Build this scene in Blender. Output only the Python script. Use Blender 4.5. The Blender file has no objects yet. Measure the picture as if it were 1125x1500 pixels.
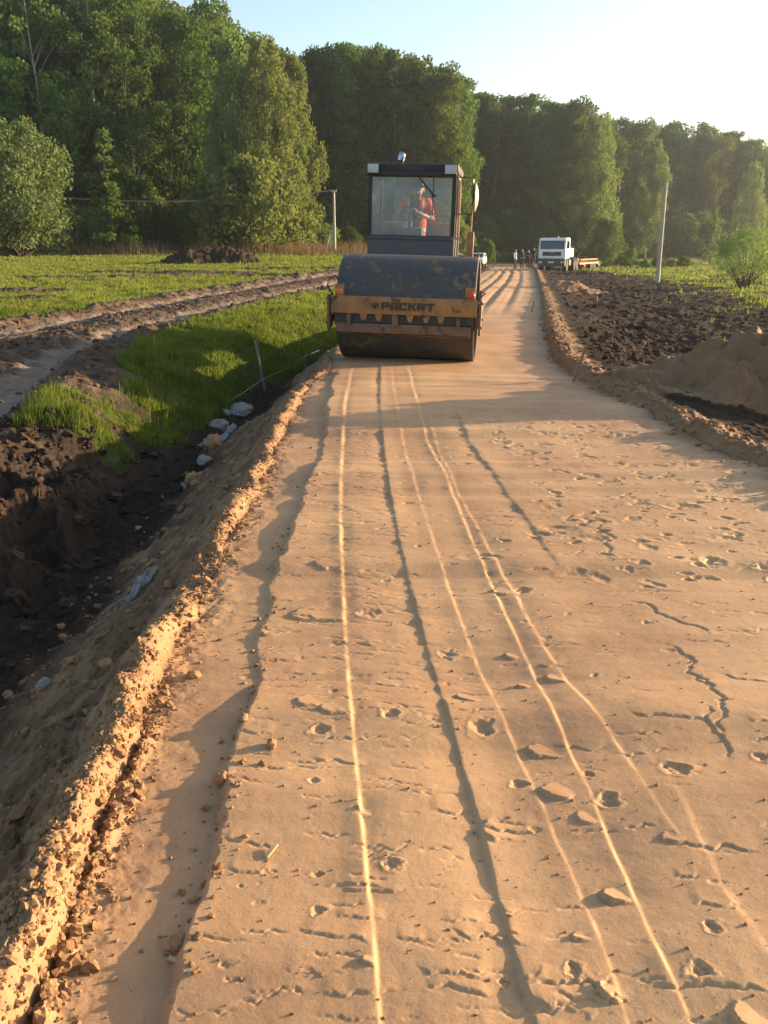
import bpy, bmesh, math, random
import numpy as np
from mathutils import Vector, Matrix, Euler

random.seed(7)
RNG = np.random.default_rng(7)
R = math.radians
PI = math.pi
SC = bpy.context.scene
COL = SC.collection

# ----------------------------------------------------------------- camera model (used for laying out the place)
F = 1280.0
CH = 1.65
PITCH = math.atan(385.0 / 1280.0)
SP, CP = math.sin(PITCH), math.cos(PITCH)


def slope(v):
    w = v - 750.0
    return (F * SP + CP * w) / (F * CP - SP * w)


def G(u, v, z=0.0):
    """photo pixel -> point on the level z"""
    w = v - 750.0
    Y = (CH - z) / slope(v)
    return (Y * (u - 562.5) / (F * CP - SP * w), Y)


def XZ(u, v, Y):
    """photo pixel at the distance Y -> x, z"""
    w = v - 750.0
    return (Y * (u - 562.5) / (F * CP - SP * w), CH - Y * slope(v))


# ----------------------------------------------------------------- numpy noise
_perm = np.random.default_rng(11).permutation(512).astype(np.int32)
_perm = np.concatenate([_perm, _perm])
_ang = np.random.default_rng(12).random(512).astype(np.float32) * 2 * np.pi
_gx, _gy = np.cos(_ang), np.sin(_ang)


def noise(x, y, seed=0):
    x = np.asarray(x, np.float32) + seed * 17.31
    y = np.asarray(y, np.float32) + seed * 9.77
    x, y = np.broadcast_arrays(x, y)
    xi = np.floor(x); yi = np.floor(y)
    fx = x - xi; fy = y - yi
    xi = xi.astype(np.int32) & 511; yi = yi.astype(np.int32) & 511
    x1 = (xi + 1) & 511; y1 = (yi + 1) & 511

    def g(ix, iy, dx, dy):
        h = _perm[_perm[ix] + iy]
        return _gx[h] * dx + _gy[h] * dy
    u = fx * fx * fx * (fx * (fx * 6 - 15) + 10)
    v = fy * fy * fy * (fy * (fy * 6 - 15) + 10)
    a = g(xi, yi, fx, fy); b = g(x1, yi, fx - 1, fy)
    c = g(xi, y1, fx, fy - 1); d = g(x1, y1, fx - 1, fy - 1)
    return ((a + u * (b - a)) + v * ((c + u * (d - c)) - (a + u * (b - a)))) * 1.5


def fbm(x, y, oct=4, seed=0, gain=0.5):
    t = 0; a = 1.0; f = 1.0
    for i in range(oct):
        t = t + a * noise(np.asarray(x) * f, np.asarray(y) * f, seed + i * 3)
        a *= gain; f *= 2.03
    return t


def ridged(x, y, oct=4, seed=0):
    t = 0; a = 1.0; f = 1.0
    for i in range(oct):
        n = 1 - np.abs(noise(np.asarray(x) * f, np.asarray(y) * f, seed + i * 5)) * 1.6
        t = t + a * n * np.maximum(n, 0)
        a *= 0.5; f *= 2.1
    return t


def ss(a, b, x):
    t = np.clip((np.asarray(x) - a) / (b - a), 0, 1)
    return t * t * (3 - 2 * t)


# ----------------------------------------------------------------- object helpers
def tag(o, label=None, cat=None, group=None, kind=None):
    if label: o['label'] = label
    if cat: o['category'] = cat
    if group: o['group'] = group
    if kind: o['kind'] = kind
    return o


def empty(name, loc=(0, 0, 0), rot=(0, 0, 0), label=None, cat=None, group=None):
    o = bpy.data.objects.new(name, None)
    COL.objects.link(o)
    o.location = loc; o.rotation_euler = rot
    o.empty_display_size = 0.2
    return tag(o, label, cat, group)


def link(name, me, mat=None, parent=None):
    o = bpy.data.objects.new(name, me)
    COL.objects.link(o)
    if mat is not None:
        for m in (mat if isinstance(mat, (list, tuple)) else [mat]):
            me.materials.append(m)
    if parent is not None: o.parent = parent
    return o


def np_mesh(name, verts, faces, smooth=False):
    """verts (N,3), faces (M,k) with one k"""
    me = bpy.data.meshes.new(name)
    verts = np.ascontiguousarray(verts, np.float32)
    faces = np.ascontiguousarray(faces, np.int32)
    k = faces.shape[1]
    me.vertices.add(len(verts)); me.vertices.foreach_set('co', verts.ravel())
    me.loops.add(faces.size); me.loops.foreach_set('vertex_index', faces.ravel())
    me.polygons.add(len(faces))
    me.polygons.foreach_set('loop_start', np.arange(0, faces.size, k, dtype=np.int32))
    me.polygons.foreach_set('loop_total', np.full(len(faces), k, np.int32))
    me.polygons.foreach_set('use_smooth', np.full(len(faces), smooth, bool))
    me.update(calc_edges=True)
    return me


class MB:
    """collects boxes, bars, tubes, lathes and prisms; build() links ONE mesh object"""

    def __init__(s):
        s.bm = bmesh.new()

    def _add(s, verts, M=None, bevel=0, seg=2):
        if M is not None:
            bmesh.ops.transform(s.bm, matrix=M, verts=verts)

    def box(s, c, d, rot=None, bevel=0.0, seg=2, taper=None):
        r = bmesh.ops.create_cube(s.bm, size=1.0)
        vs = r['verts']
        for v in vs:
            v.co = Vector((v.co.x * d[0], v.co.y * d[1], v.co.z * d[2]))
            if taper and v.co.z > 0:
                v.co.x *= taper[0]; v.co.y *= taper[1]
        if bevel > 0:
            es = list({e for v in vs for e in v.link_edges})
            rb = bmesh.ops.bevel(s.bm, geom=es, offset=bevel, segments=seg, affect='EDGES', profile=0.7)
            vs = list({v for f in rb['faces'] for v in f.verts} | {v for v in vs if v.is_valid})
            # collect every vert of the island
            seen = set(vs); stack = list(vs)
            while stack:
                a = stack.pop()
                for e in a.link_edges:
                    b = e.other_vert(a)
                    if b not in seen: seen.add(b); stack.append(b)
            vs = list(seen)
        M = Matrix.Translation(c)
        if rot: M = M @ Euler(rot).to_matrix().to_4x4()
        bmesh.ops.transform(s.bm, matrix=M, verts=vs)
        return s

    def cyl(s, p0, p1, r0, r1=None, n=20, bevel=0.0):
        r1 = r0 if r1 is None else r1
        p0, p1 = Vector(p0), Vector(p1)
        ax = p1 - p0; L = ax.length
        q = ax.to_track_quat('Z', 'Y').to_matrix().to_4x4()
        prof = [(r0, 0), (r1, L)] if not bevel else [(r0 - bevel, 0), (r0, bevel), (r1, L - bevel), (r1 - bevel, L)]
        return s.lathe(prof, n, Matrix.Translation(p0) @ q, caps=True)

    def lathe(s, prof, n=24, M=None, caps=True):
        rings = []
        for (r, z) in prof:
            rings.append([s.bm.verts.new((r * math.cos(2 * PI * i / n), r * math.sin(2 * PI * i / n), z)) for i in range(n)])
        for a, b in zip(rings, rings[1:]):
            for i in range(n):
                s.bm.faces.new((a[i], a[(i + 1) % n], b[(i + 1) % n], b[i]))
        if caps:
            s.bm.faces.new(list(reversed(rings[0]))); s.bm.faces.new(rings[-1])
        if M is not None:
            bmesh.ops.transform(s.bm, matrix=M, verts=[v for r in rings for v in r])
        return s

    def tube(s, pts, rad, n=8, caps=True):
        pts = [Vector(p) for p in pts]
        rads = rad if isinstance(rad, (list, tuple)) else [rad] * len(pts)
        rings = []
        up = Vector((0.13, 0.31, 0.94)).normalized()
        for i, p in enumerate(pts):
            t = (pts[min(i + 1, len(pts) - 1)] - pts[max(i - 1, 0)]).normalized()
            a = t.cross(up)
            if a.length < 1e-3: a = t.cross(Vector((1, 0, 0)))
            a.normalize(); b = t.cross(a)
            rings.append([s.bm.verts.new(p + (a * math.cos(2 * PI * k / n) + b * math.sin(2 * PI * k / n)) * rads[i]) for k in range(n)])
        for A, B in zip(rings, rings[1:]):
            for i in range(n):
                s.bm.faces.new((A[i], A[(i + 1) % n], B[(i + 1) % n], B[i]))
        if caps:
            s.bm.faces.new(rings[0]); s.bm.faces.new(rings[-1])
        return s

    def prism(s, poly, depth, M=None):
        """poly in xz plane, extruded along +y by depth"""
        a = [s.bm.verts.new((p[0], 0, p[1])) for p in poly]
        b = [s.bm.verts.new((p[0], depth, p[1])) for p in poly]
        s.bm.faces.new(a); s.bm.faces.new(list(reversed(b)))
        n = len(poly)
        for i in range(n):
            s.bm.faces.new((a[i], b[i], b[(i + 1) % n], a[(i + 1) % n]))
        if M is not None:
            bmesh.ops.transform(s.bm, matrix=M, verts=a + b)
        return s

    def build(s, name, mat, parent=None, smooth=30, M=None):
        bmesh.ops.recalc_face_normals(s.bm, faces=s.bm.faces)
        if M is not None: bmesh.ops.transform(s.bm, matrix=M, verts=s.bm.verts)
        me = bpy.data.meshes.new(name)
        s.bm.to_mesh(me); s.bm.free()
        if smooth:
            me.polygons.foreach_set('use_smooth', np.ones(len(me.polygons), bool))
            me.set_sharp_from_angle(angle=R(smooth))
        return link(name, me, mat, parent)


def copy_tree(o, parent=None):
    c = o.copy(); COL.objects.link(c)
    if parent is not None: c.parent = parent
    for ch in list(o.children):
        copy_tree(ch, c)
    return c


# ----------------------------------------------------------------- materials
def new_mat(name):
    m = bpy.data.materials.new(name)
    m.use_nodes = True
    nt = m.node_tree
    nt.nodes.clear()
    out = nt.nodes.new('ShaderNodeOutputMaterial')
    return m, nt, out


def N(nt, t, **kw):
    n = nt.nodes.new(t)
    for k, v in kw.items():
        if k in n.inputs: n.inputs[k].default_value = v
        else: setattr(n, k, v)
    return n


def noise_node(nt, scale, detail=6, rough=0.6, vec=None, dist=0.0):
    n = nt.nodes.new('ShaderNodeTexNoise')
    n.inputs['Scale'].default_value = scale
    n.inputs['Detail'].default_value = detail
    n.inputs['Roughness'].default_value = rough
    n.inputs['Distortion'].default_value = dist
    if vec is not None: nt.links.new(vec, n.inputs['Vector'])
    return n.outputs['Fac']


def ramp(nt, fac, stops):
    r = nt.nodes.new('ShaderNodeValToRGB')
    el = r.color_ramp.elements
    while len(el) < len(stops): el.new(0.5)
    for e, (p, c) in zip(el, stops):
        e.position = p
        e.color = (c[0], c[1], c[2], 1) if isinstance(c, (tuple, list)) else (c, c, c, 1)
    nt.links.new(fac, r.inputs['Fac'])
    return r.outputs['Color']


def mixc(nt, fac, a, b, mode='MIX'):
    m = nt.nodes.new('ShaderNodeMix'); m.data_type = 'RGBA'; m.blend_type = mode
    for s, i in ((fac, 0), (a, 6), (b, 7)):
        if isinstance(s, (int, float)): m.inputs[i].default_value = s
        elif isinstance(s, (tuple, list)): m.inputs[i].default_value = (s[0], s[1], s[2], 1)
        else: nt.links.new(s, m.inputs[i])
    return m.outputs[2]


def math_node(nt, op, a, b=0.0, clamp=False):
    m = nt.nodes.new('ShaderNodeMath'); m.operation = op; m.use_clamp = clamp
    for s, i in ((a, 0), (b, 1)):
        if isinstance(s, (int, float)): m.inputs[i].default_value = s
        else: nt.links.new(s, m.inputs[i])
    return m.outputs[0]


def objvec(nt):
    return nt.nodes.new('ShaderNodeTexCoord').outputs['Object']


def paint(name, col, rough=0.5, dirt=None, dirt_amt=0.5, dirt_scale=3.0, metal=0.0, spec=0.5, bump=0.1, rust=None, rust_pos=0.62, rust_soft=0.05, coat=0.0):
    m, nt, out = new_mat(name)
    b = N(nt, 'ShaderNodeBsdfPrincipled')
    v = objvec(nt)
    n1 = noise_node(nt, dirt_scale, 8, 0.65, v)
    n2 = noise_node(nt, dirt_scale * 7, 6, 0.6, v)
    c = mixc(nt, math_node(nt, 'MULTIPLY', n2, 0.35), col, [x * 0.7 for x in col])
    if dirt:
        f = ramp(nt, n1, [(0.42, 0.0), (0.72, 1.0)])
        c = mixc(nt, math_node(nt, 'MULTIPLY', f, dirt_amt), c, dirt)
    if rust:
        n3 = noise_node(nt, dirt_scale * 1.5, 7, 0.62, v, 0.7)
        f = ramp(nt, n3, [(rust_pos - .02, 0.0), (rust_pos + rust_soft, 1.0)])
        c = mixc(nt, f, c, rust)
    nt.links.new(c, b.inputs['Base Color'])
    b.inputs['Metallic'].default_value = metal
    b.inputs['Specular IOR Level'].default_value = spec
    b.inputs['Coat Weight'].default_value = coat
    nt.links.new(ramp(nt, n1, [(0.3, rough * 0.8), (0.7, min(1, rough * 1.25))]), b.inputs['Roughness'])
    if bump:
        bp = N(nt, 'ShaderNodeBump', Strength=bump, Distance=0.01)
        nt.links.new(n2, bp.inputs['Height'])
        nt.links.new(bp.outputs['Normal'], b.inputs['Normal'])
    nt.links.new(b.outputs['BSDF'], out.inputs['Surface'])
    return m


def glass_mat(name, tint=(0.75, 0.85, 0.85), dust=0.15, dustcol=(0.45, 0.42, 0.38), clear=0.8):
    m, nt, out = new_mat(name)
    t = N(nt, 'ShaderNodeBsdfTransparent'); t.inputs['Color'].default_value = (*tint, 1)
    g = N(nt, 'ShaderNodeBsdfGlossy'); g.inputs['Roughness'].default_value = 0.03
    d = N(nt, 'ShaderNodeBsdfDiffuse'); d.inputs['Color'].default_value = (*dustcol, 1)
    fr = N(nt, 'ShaderNodeFresnel'); fr.inputs['IOR'].default_value = 1.5
    m1 = N(nt, 'ShaderNodeMixShader'); m2 = N(nt, 'ShaderNodeMixShader')
    nt.links.new(fr.outputs[0], m1.inputs[0])
    nt.links.new(t.outputs[0], m1.inputs[1]); nt.links.new(g.outputs[0], m1.inputs[2])
    n1 = noise_node(nt, 2.5, 8, 0.7, objvec(nt))
    f = ramp(nt, n1, [(0.3, dust * 0.5), (0.7, dust * 1.5)])
    nt.links.new(f, m2.inputs[0])
    nt.links.new(m1.outputs[0], m2.inputs[1]); nt.links.new(d.outputs[0], m2.inputs[2])
    nt.links.new(m2.outputs[0], out.inputs['Surface'])
    return m


def leaf_mat(name, c1, c2, trans=0.4, hue_rand=True):
    m, nt, out = new_mat(name)
    geo = nt.nodes.new('ShaderNodeNewGeometry')
    oi = nt.nodes.new('ShaderNodeObjectInfo')
    n1 = noise_node(nt, 0.35, 3, 0.5, nt.nodes.new('ShaderNodeTexCoord').outputs['Object'])
    f = math_node(nt, 'ADD', math_node(nt, 'MULTIPLY', geo.outputs['Random Per Island'], 0.6), math_node(nt, 'MULTIPLY', n1, 0.6))
    c = mixc(nt, math_node(nt, 'SUBTRACT', f, 0.1, True), c1, c2)
    hs = nt.nodes.new('ShaderNodeHueSaturation')
    hs.inputs['Hue'].default_value = 0.5
    nt.links.new(math_node(nt, 'ADD', math_node(nt, 'MULTIPLY', oi.outputs['Random'], 0.05), 0.475), hs.inputs['Hue'])
    nt.links.new(math_node(nt, 'ADD', math_node(nt, 'MULTIPLY', oi.outputs['Random'], 0.5), 0.75), hs.inputs['Value'])
    nt.links.new(c, hs.inputs['Color'])
    d = N(nt, 'ShaderNodeBsdfDiffuse'); t = N(nt, 'ShaderNodeBsdfTranslucent')
    nt.links.new(hs.outputs[0], d.inputs['Color'])
    tc = mixc(nt, 1.0, hs.outputs[0], (1.0, 1.0, 0.55), 'MULTIPLY')
    nt.links.new(tc, t.inputs['Color'])
    mx = N(nt, 'ShaderNodeMixShader'); mx.inputs[0].default_value = trans
    nt.links.new(d.outputs[0], mx.inputs[1]); nt.links.new(t.outputs[0], mx.inputs[2])
    nt.links.new(mx.outputs[0], out.inputs['Surface'])
    return m


SAND1, SAND2 = (0.325, 0.177, 0.086), (0.465, 0.270, 0.142)


def terrain_mat():
    m, nt, out = new_mat('earth')
    b = N(nt, 'ShaderNodeBsdfPrincipled')
    b.inputs['Specular IOR Level'].default_value = 0.35
    tc = nt.nodes.new('ShaderNodeTexCoord'); v = tc.outputs['Object']
    at = nt.nodes.new('ShaderNodeAttribute'); at.attribute_name = 'mask'
    sep = nt.nodes.new('ShaderNodeSeparateColor'); nt.links.new(at.outputs['Color'], sep.inputs[0])
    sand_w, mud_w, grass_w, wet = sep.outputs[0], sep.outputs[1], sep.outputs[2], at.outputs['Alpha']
    fine = noise_node(nt, 130, 10, 0.75, v)
    mid = noise_node(nt, 7, 8, 0.65, v)
    big = noise_node(nt, 0.7, 5, 0.55, v)
    # stretched along the rolling direction
    mp = nt.nodes.new('ShaderNodeMapping'); nt.links.new(v, mp.inputs[0])
    mp.inputs['Scale'].default_value = (5.0, 0.35, 1.0)
    streak = noise_node(nt, 2.0, 6, 0.6, mp.outputs[0])
    sand = mixc(nt, ramp(nt, mid, [(0.3, 0.0), (0.7, 1.0)]), SAND1, SAND2)
    sand = mixc(nt, ramp(nt, streak, [(0.35, 0.0), (0.75, 0.55)]), sand, (0.40, 0.238, 0.132))
    sand = mixc(nt, ramp(nt, big, [(0.40, 0.0), (0.62, 1.0)]), sand, (0.51, 0.305, 0.155))
    spots = noise_node(nt, 13, 4, 0.6, v, 0.4)
    sand = mixc(nt, ramp(nt, spots, [(0.68, 0.0), (0.74, 0.55)]), sand, (0.42, 0.19, 0.06))
    sand = mixc(nt, ramp(nt, fine, [(0.25, 0.45), (0.55, 0.0)]), sand, (0.22, 0.135, 0.075))
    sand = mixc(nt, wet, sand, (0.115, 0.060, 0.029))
    soil = mixc(nt, mid, (0.020, 0.0135, 0.010), (0.064, 0.043, 0.031))
    mud = mixc(nt, ramp(nt, mid, [(0.35, 0.0), (0.65, 1.0)]), (0.070, 0.045, 0.031), (0.155, 0.108, 0.077))
    mud = mixc(nt, wet, mud, (0.215, 0.165, 0.125))
    gr = mixc(nt, mid, (0.030, 0.040, 0.012), (0.085, 0.105, 0.028))
    c = mixc(nt, sand_w, soil, sand)
    c = mixc(nt, mud_w, c, mud)
    gf = math_node(nt, 'MULTIPLY', grass_w, ramp(nt, noise_node(nt, 2.2, 6, 0.65, v), [(0.34, 0.0), (0.5, 1.0)]))
    c = mixc(nt, math_node(nt, 'MAXIMUM', gf, math_node(nt, 'SUBTRACT', math_node(nt, 'MULTIPLY', grass_w, 1.6), 0.8, True)), c, gr)
    nt.links.new(c, b.inputs['Base Color'])
    nt.links.new(math_node(nt, 'SUBTRACT', 0.97, math_node(nt, 'MULTIPLY', sand_w, 0.27)), b.inputs['Roughness'])
    nt.links.new(math_node(nt, 'ADD', 0.06, math_node(nt, 'MULTIPLY', sand_w, 0.14)), b.inputs['Specular IOR Level'])
    h = math_node(nt, 'ADD', math_node(nt, 'MULTIPLY', fine, 0.35), noise_node(nt, 28, 6, 0.65, v))
    bp = N(nt, 'ShaderNodeBump', Strength=0.42, Distance=0.006)
    nt.links.new(h, bp.inputs['Height'])
    h2 = noise_node(nt, 2.5, 8, 0.75, v)
    bp2 = N(nt, 'ShaderNodeBump', Distance=0.12)
    nt.links.new(math_node(nt, 'MULTIPLY', math_node(nt, 'SUBTRACT', 1.0, sand_w, True), 0.6), bp2.inputs['Strength'])
    nt.links.new(h2, bp2.inputs['Height']); nt.links.new(bp.outputs[0], bp2.inputs['Normal'])
    nt.links.new(bp2.outputs[0], b.inputs['Normal'])
    nt.links.new(b.outputs[0], out.inputs['Surface'])
    return m


def simple_earth(name, c1, c2, sc=12, bump=0.6):
    m, nt, out = new_mat(name)
    b = N(nt, 'ShaderNodeBsdfPrincipled'); b.inputs['Roughness'].default_value = 0.95
    b.inputs['Specular IOR Level'].default_value = 0.15
    v = objvec(nt)
    n1 = noise_node(nt, sc, 8, 0.7, v)
    geo = nt.nodes.new('ShaderNodeNewGeometry')
    f = math_node(nt, 'ADD', math_node(nt, 'MULTIPLY', n1, 0.6), math_node(nt, 'MULTIPLY', geo.outputs['Random Per Island'], 0.4))
    nt.links.new(mixc(nt, ramp(nt, f, [(0.25, 0.0), (0.75, 1.0)]), c1, c2), b.inputs['Base Color'])
    bp = N(nt, 'ShaderNodeBump', Strength=bump, Distance=0.01)
    nt.links.new(noise_node(nt, sc * 4, 8, 0.7, v), bp.inputs['Height'])
    nt.links.new(bp.outputs[0], b.inputs['Normal'])
    nt.links.new(b.outputs[0], out.inputs['Surface'])
    return m


def bark_mat(name, c1, c2):
    return simple_earth(name, c1, c2, 3, 0.8)


M = {}
M['earth'] = terrain_mat()
M['sand_clod'] = simple_earth('sand_clod', (0.19, 0.10, 0.048), (0.36, 0.21, 0.105), 9)
M['soil_clod'] = simple_earth('soil_clod', (0.022, 0.014, 0.010), (0.075, 0.048, 0.033), 7)
M['mud_clod'] = simple_earth('mud_clod', (0.055, 0.035, 0.024), (0.15, 0.10, 0.07), 7)
M['stone'] = simple_earth('stone', (0.15, 0.135, 0.12), (0.30, 0.27, 0.24), 6)
M['red_stone'] = simple_earth('red_stone', (0.28, 0.11, 0.05), (0.42, 0.20, 0.10), 9)
M['grass'] = leaf_mat('grass_blades', (0.085, 0.115, 0.020), (0.20, 0.225, 0.055), 0.45)
M['meadow'] = leaf_mat('meadow_grass', (0.145, 0.185, 0.036), (0.27, 0.285, 0.080), 0.45)
M['dry_grass'] = leaf_mat('dry_grass', (0.16, 0.10, 0.06), (0.28, 0.20, 0.12), 0.3)
M['leaf_dark'] = leaf_mat('leaf_dark', (0.050, 0.090, 0.022), (0.118, 0.178, 0.046), 0.45)
M['leaf_mid'] = leaf_mat('leaf_mid', (0.070, 0.115, 0.026), (0.160, 0.222, 0.060), 0.45)
M['leaf_birch'] = leaf_mat('leaf_birch', (0.120, 0.165, 0.050), (0.245, 0.290, 0.105), 0.45)
M['leaf_willow'] = leaf_mat('leaf_willow', (0.10, 0.125, 0.045), (0.20, 0.225, 0.095), 0.4)
M['bark_pale'] = bark_mat('bark_pale', (0.16, 0.14, 0.12), (0.42, 0.39, 0.35))
M['bark'] = bark_mat('bark_brown', (0.035, 0.027, 0.02), (0.11, 0.085, 0.065))

# ----------------------------------------------------------------- layout curves
LP = [(30, 1480), (95, 1330), (150, 1190), (190, 1080), (230, 990), (265, 920), (300, 860), (330, 800), (360, 745),
      (392, 690), (410, 640), (430, 600), (455, 562), (482, 543)]
_l = sorted([G(*p)[::-1] for p in LP])
_l = [(-30, -0.82)] + _l + [(14.85, -0.85), (19.5, -0.35), (30.2, 1.4), (45, 3.9), (57, 5.8), (80, 9.2), (96, 11.6), (130, 17)]
YL = np.array([a for a, b in _l]); XLv = np.array([b for a, b in _l])
RP = [(1125, 690), (1060, 660), (1000, 630), (950, 602), (900, 575), (850, 548), (812, 518), (800, 480), (794, 440), (786, 405)]
_r = sorted([G(*p)[::-1] for p in RP])
_r = [(-30, 3.6), (2, 3.3)] + _r + [(80, 13.3), (96, 15.6), (130, 21)]
YR = np.array([a for a, b in _r]); XRv = np.array([b for a, b in _r])


def line(pts):
    q = sorted([G(*p)[::-1] for p in pts])
    return np.array([a for a, b in q]), np.array([b for a, b in q])


L_STEP = line([(262, 1520), (285, 1340), (322, 1250), (330, 1150), (345, 1080), (372, 960), (392, 900), (412, 820), (440, 750), (460, 690), (478, 610), (492, 548)])
L_A = line([(560, 1540), (557, 1490), (545, 1350), (530, 1200), (518, 1080), (508, 960), (503, 860), (499, 760), (500, 690), (505, 600), (515, 545)])
L_B = line([(795, 1540), (780, 1490), (750, 1390), (718, 1270), (690, 1170), (662, 1070), (640, 1000), (615, 910), (598, 850), (583, 790), (570, 720), (560, 650), (555, 590), (556, 540)])
L_C = line([(925, 1520), (905, 1450), (868, 1350), (820, 1240), (780, 1150), (740, 1060), (705, 980), (670, 890), (640, 810), (612, 720), (592, 650), (578, 580), (574, 545)])
L_D = line([(1030, 1530), (1010, 1490), (950, 1365), (880, 1200), (840, 1110), (790, 1000), (745, 905), (690, 790), (655, 700), (625, 640), (608, 580), (600, 545)])
L_E = line([(1180, 1500), (1090, 1340), (975, 1200), (905, 1090), (835, 1000), (795, 940), (755, 870), (712, 800), (672, 720), (640, 650)])
L_F = line([(1100, 1170), (960, 1020), (900, 930), (830, 850), (770, 762), (720, 690), (685, 643)])
L_G = line([(1300, 1560), (1130, 1400), (1060, 1300), (1000, 1180), (940, 1090)])
# small inner ridge beside the left berm
L_R = line([(60, 1500), (110, 1330), (150, 1240), (185, 1150), (205, 1100)])

# left dirt track centre line (x, y)
TRK = np.array([(-4.6, 4.0), (-5.3, 8.0), (-6.1, 11.4), (-6.9, 15.2), (-7.1, 19.5), (-6.7, 24.0), (-5.8, 31.0), (-2.9, 43.0), (0.8, 54.0), (4.5, 66.0), (8.5, 84.0)])


def poly_dist(X, Y, P):
    best = np.full(X.shape, 1e9); side = np.zeros(X.shape); along = np.zeros(X.shape)
    acc = 0.0
    for (x0, y0), (x1, y1) in zip(P[:-1], P[1:]):
        dx, dy = x1 - x0, y1 - y0; L = math.hypot(dx, dy)
        t = np.clip(((X - x0) * dx + (Y - y0) * dy) / L ** 2, 0, 1)
        d = np.hypot(X - x0 - t * dx, Y - y0 - t * dy)
        sg = np.sign((X - x0) * dy - (Y - y0) * dx)
        k = d < best
        best = np.where(k, d, best); side = np.where(k, sg, side); along = np.where(k, acc + t * L, along)
        acc += L
    return best, best * side, along


def step_at(X, Y, Ln, amp, w, L, wob=0.012, seed=0, y0=0, y1=99):
    xs = np.interp(Y, *Ln) + wob * fbm(Y * 4, Y * 0 + seed * 3.3, 3, seed)
    d = X - xs
    win = ss(y0 - 0.3, y0 + 0.3, Y) * (1 - ss(y1 - 0.5, y1 + 0.5, Y))
    mod = np.clip(0.8 + 0.6 * noise(Y * 1.7, Y * 0 + 4.4, seed + 50) + 0.9 * noise(Y * 11, Y * 0 + 1.4, seed + 60), 0.35, 2)
    w = np.maximum(w, 0.0008 * (Y + 1.2))
    return amp * mod * 0.5 * np.tanh(d / w) * np.exp(-(d / L) ** 2) * win


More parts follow.
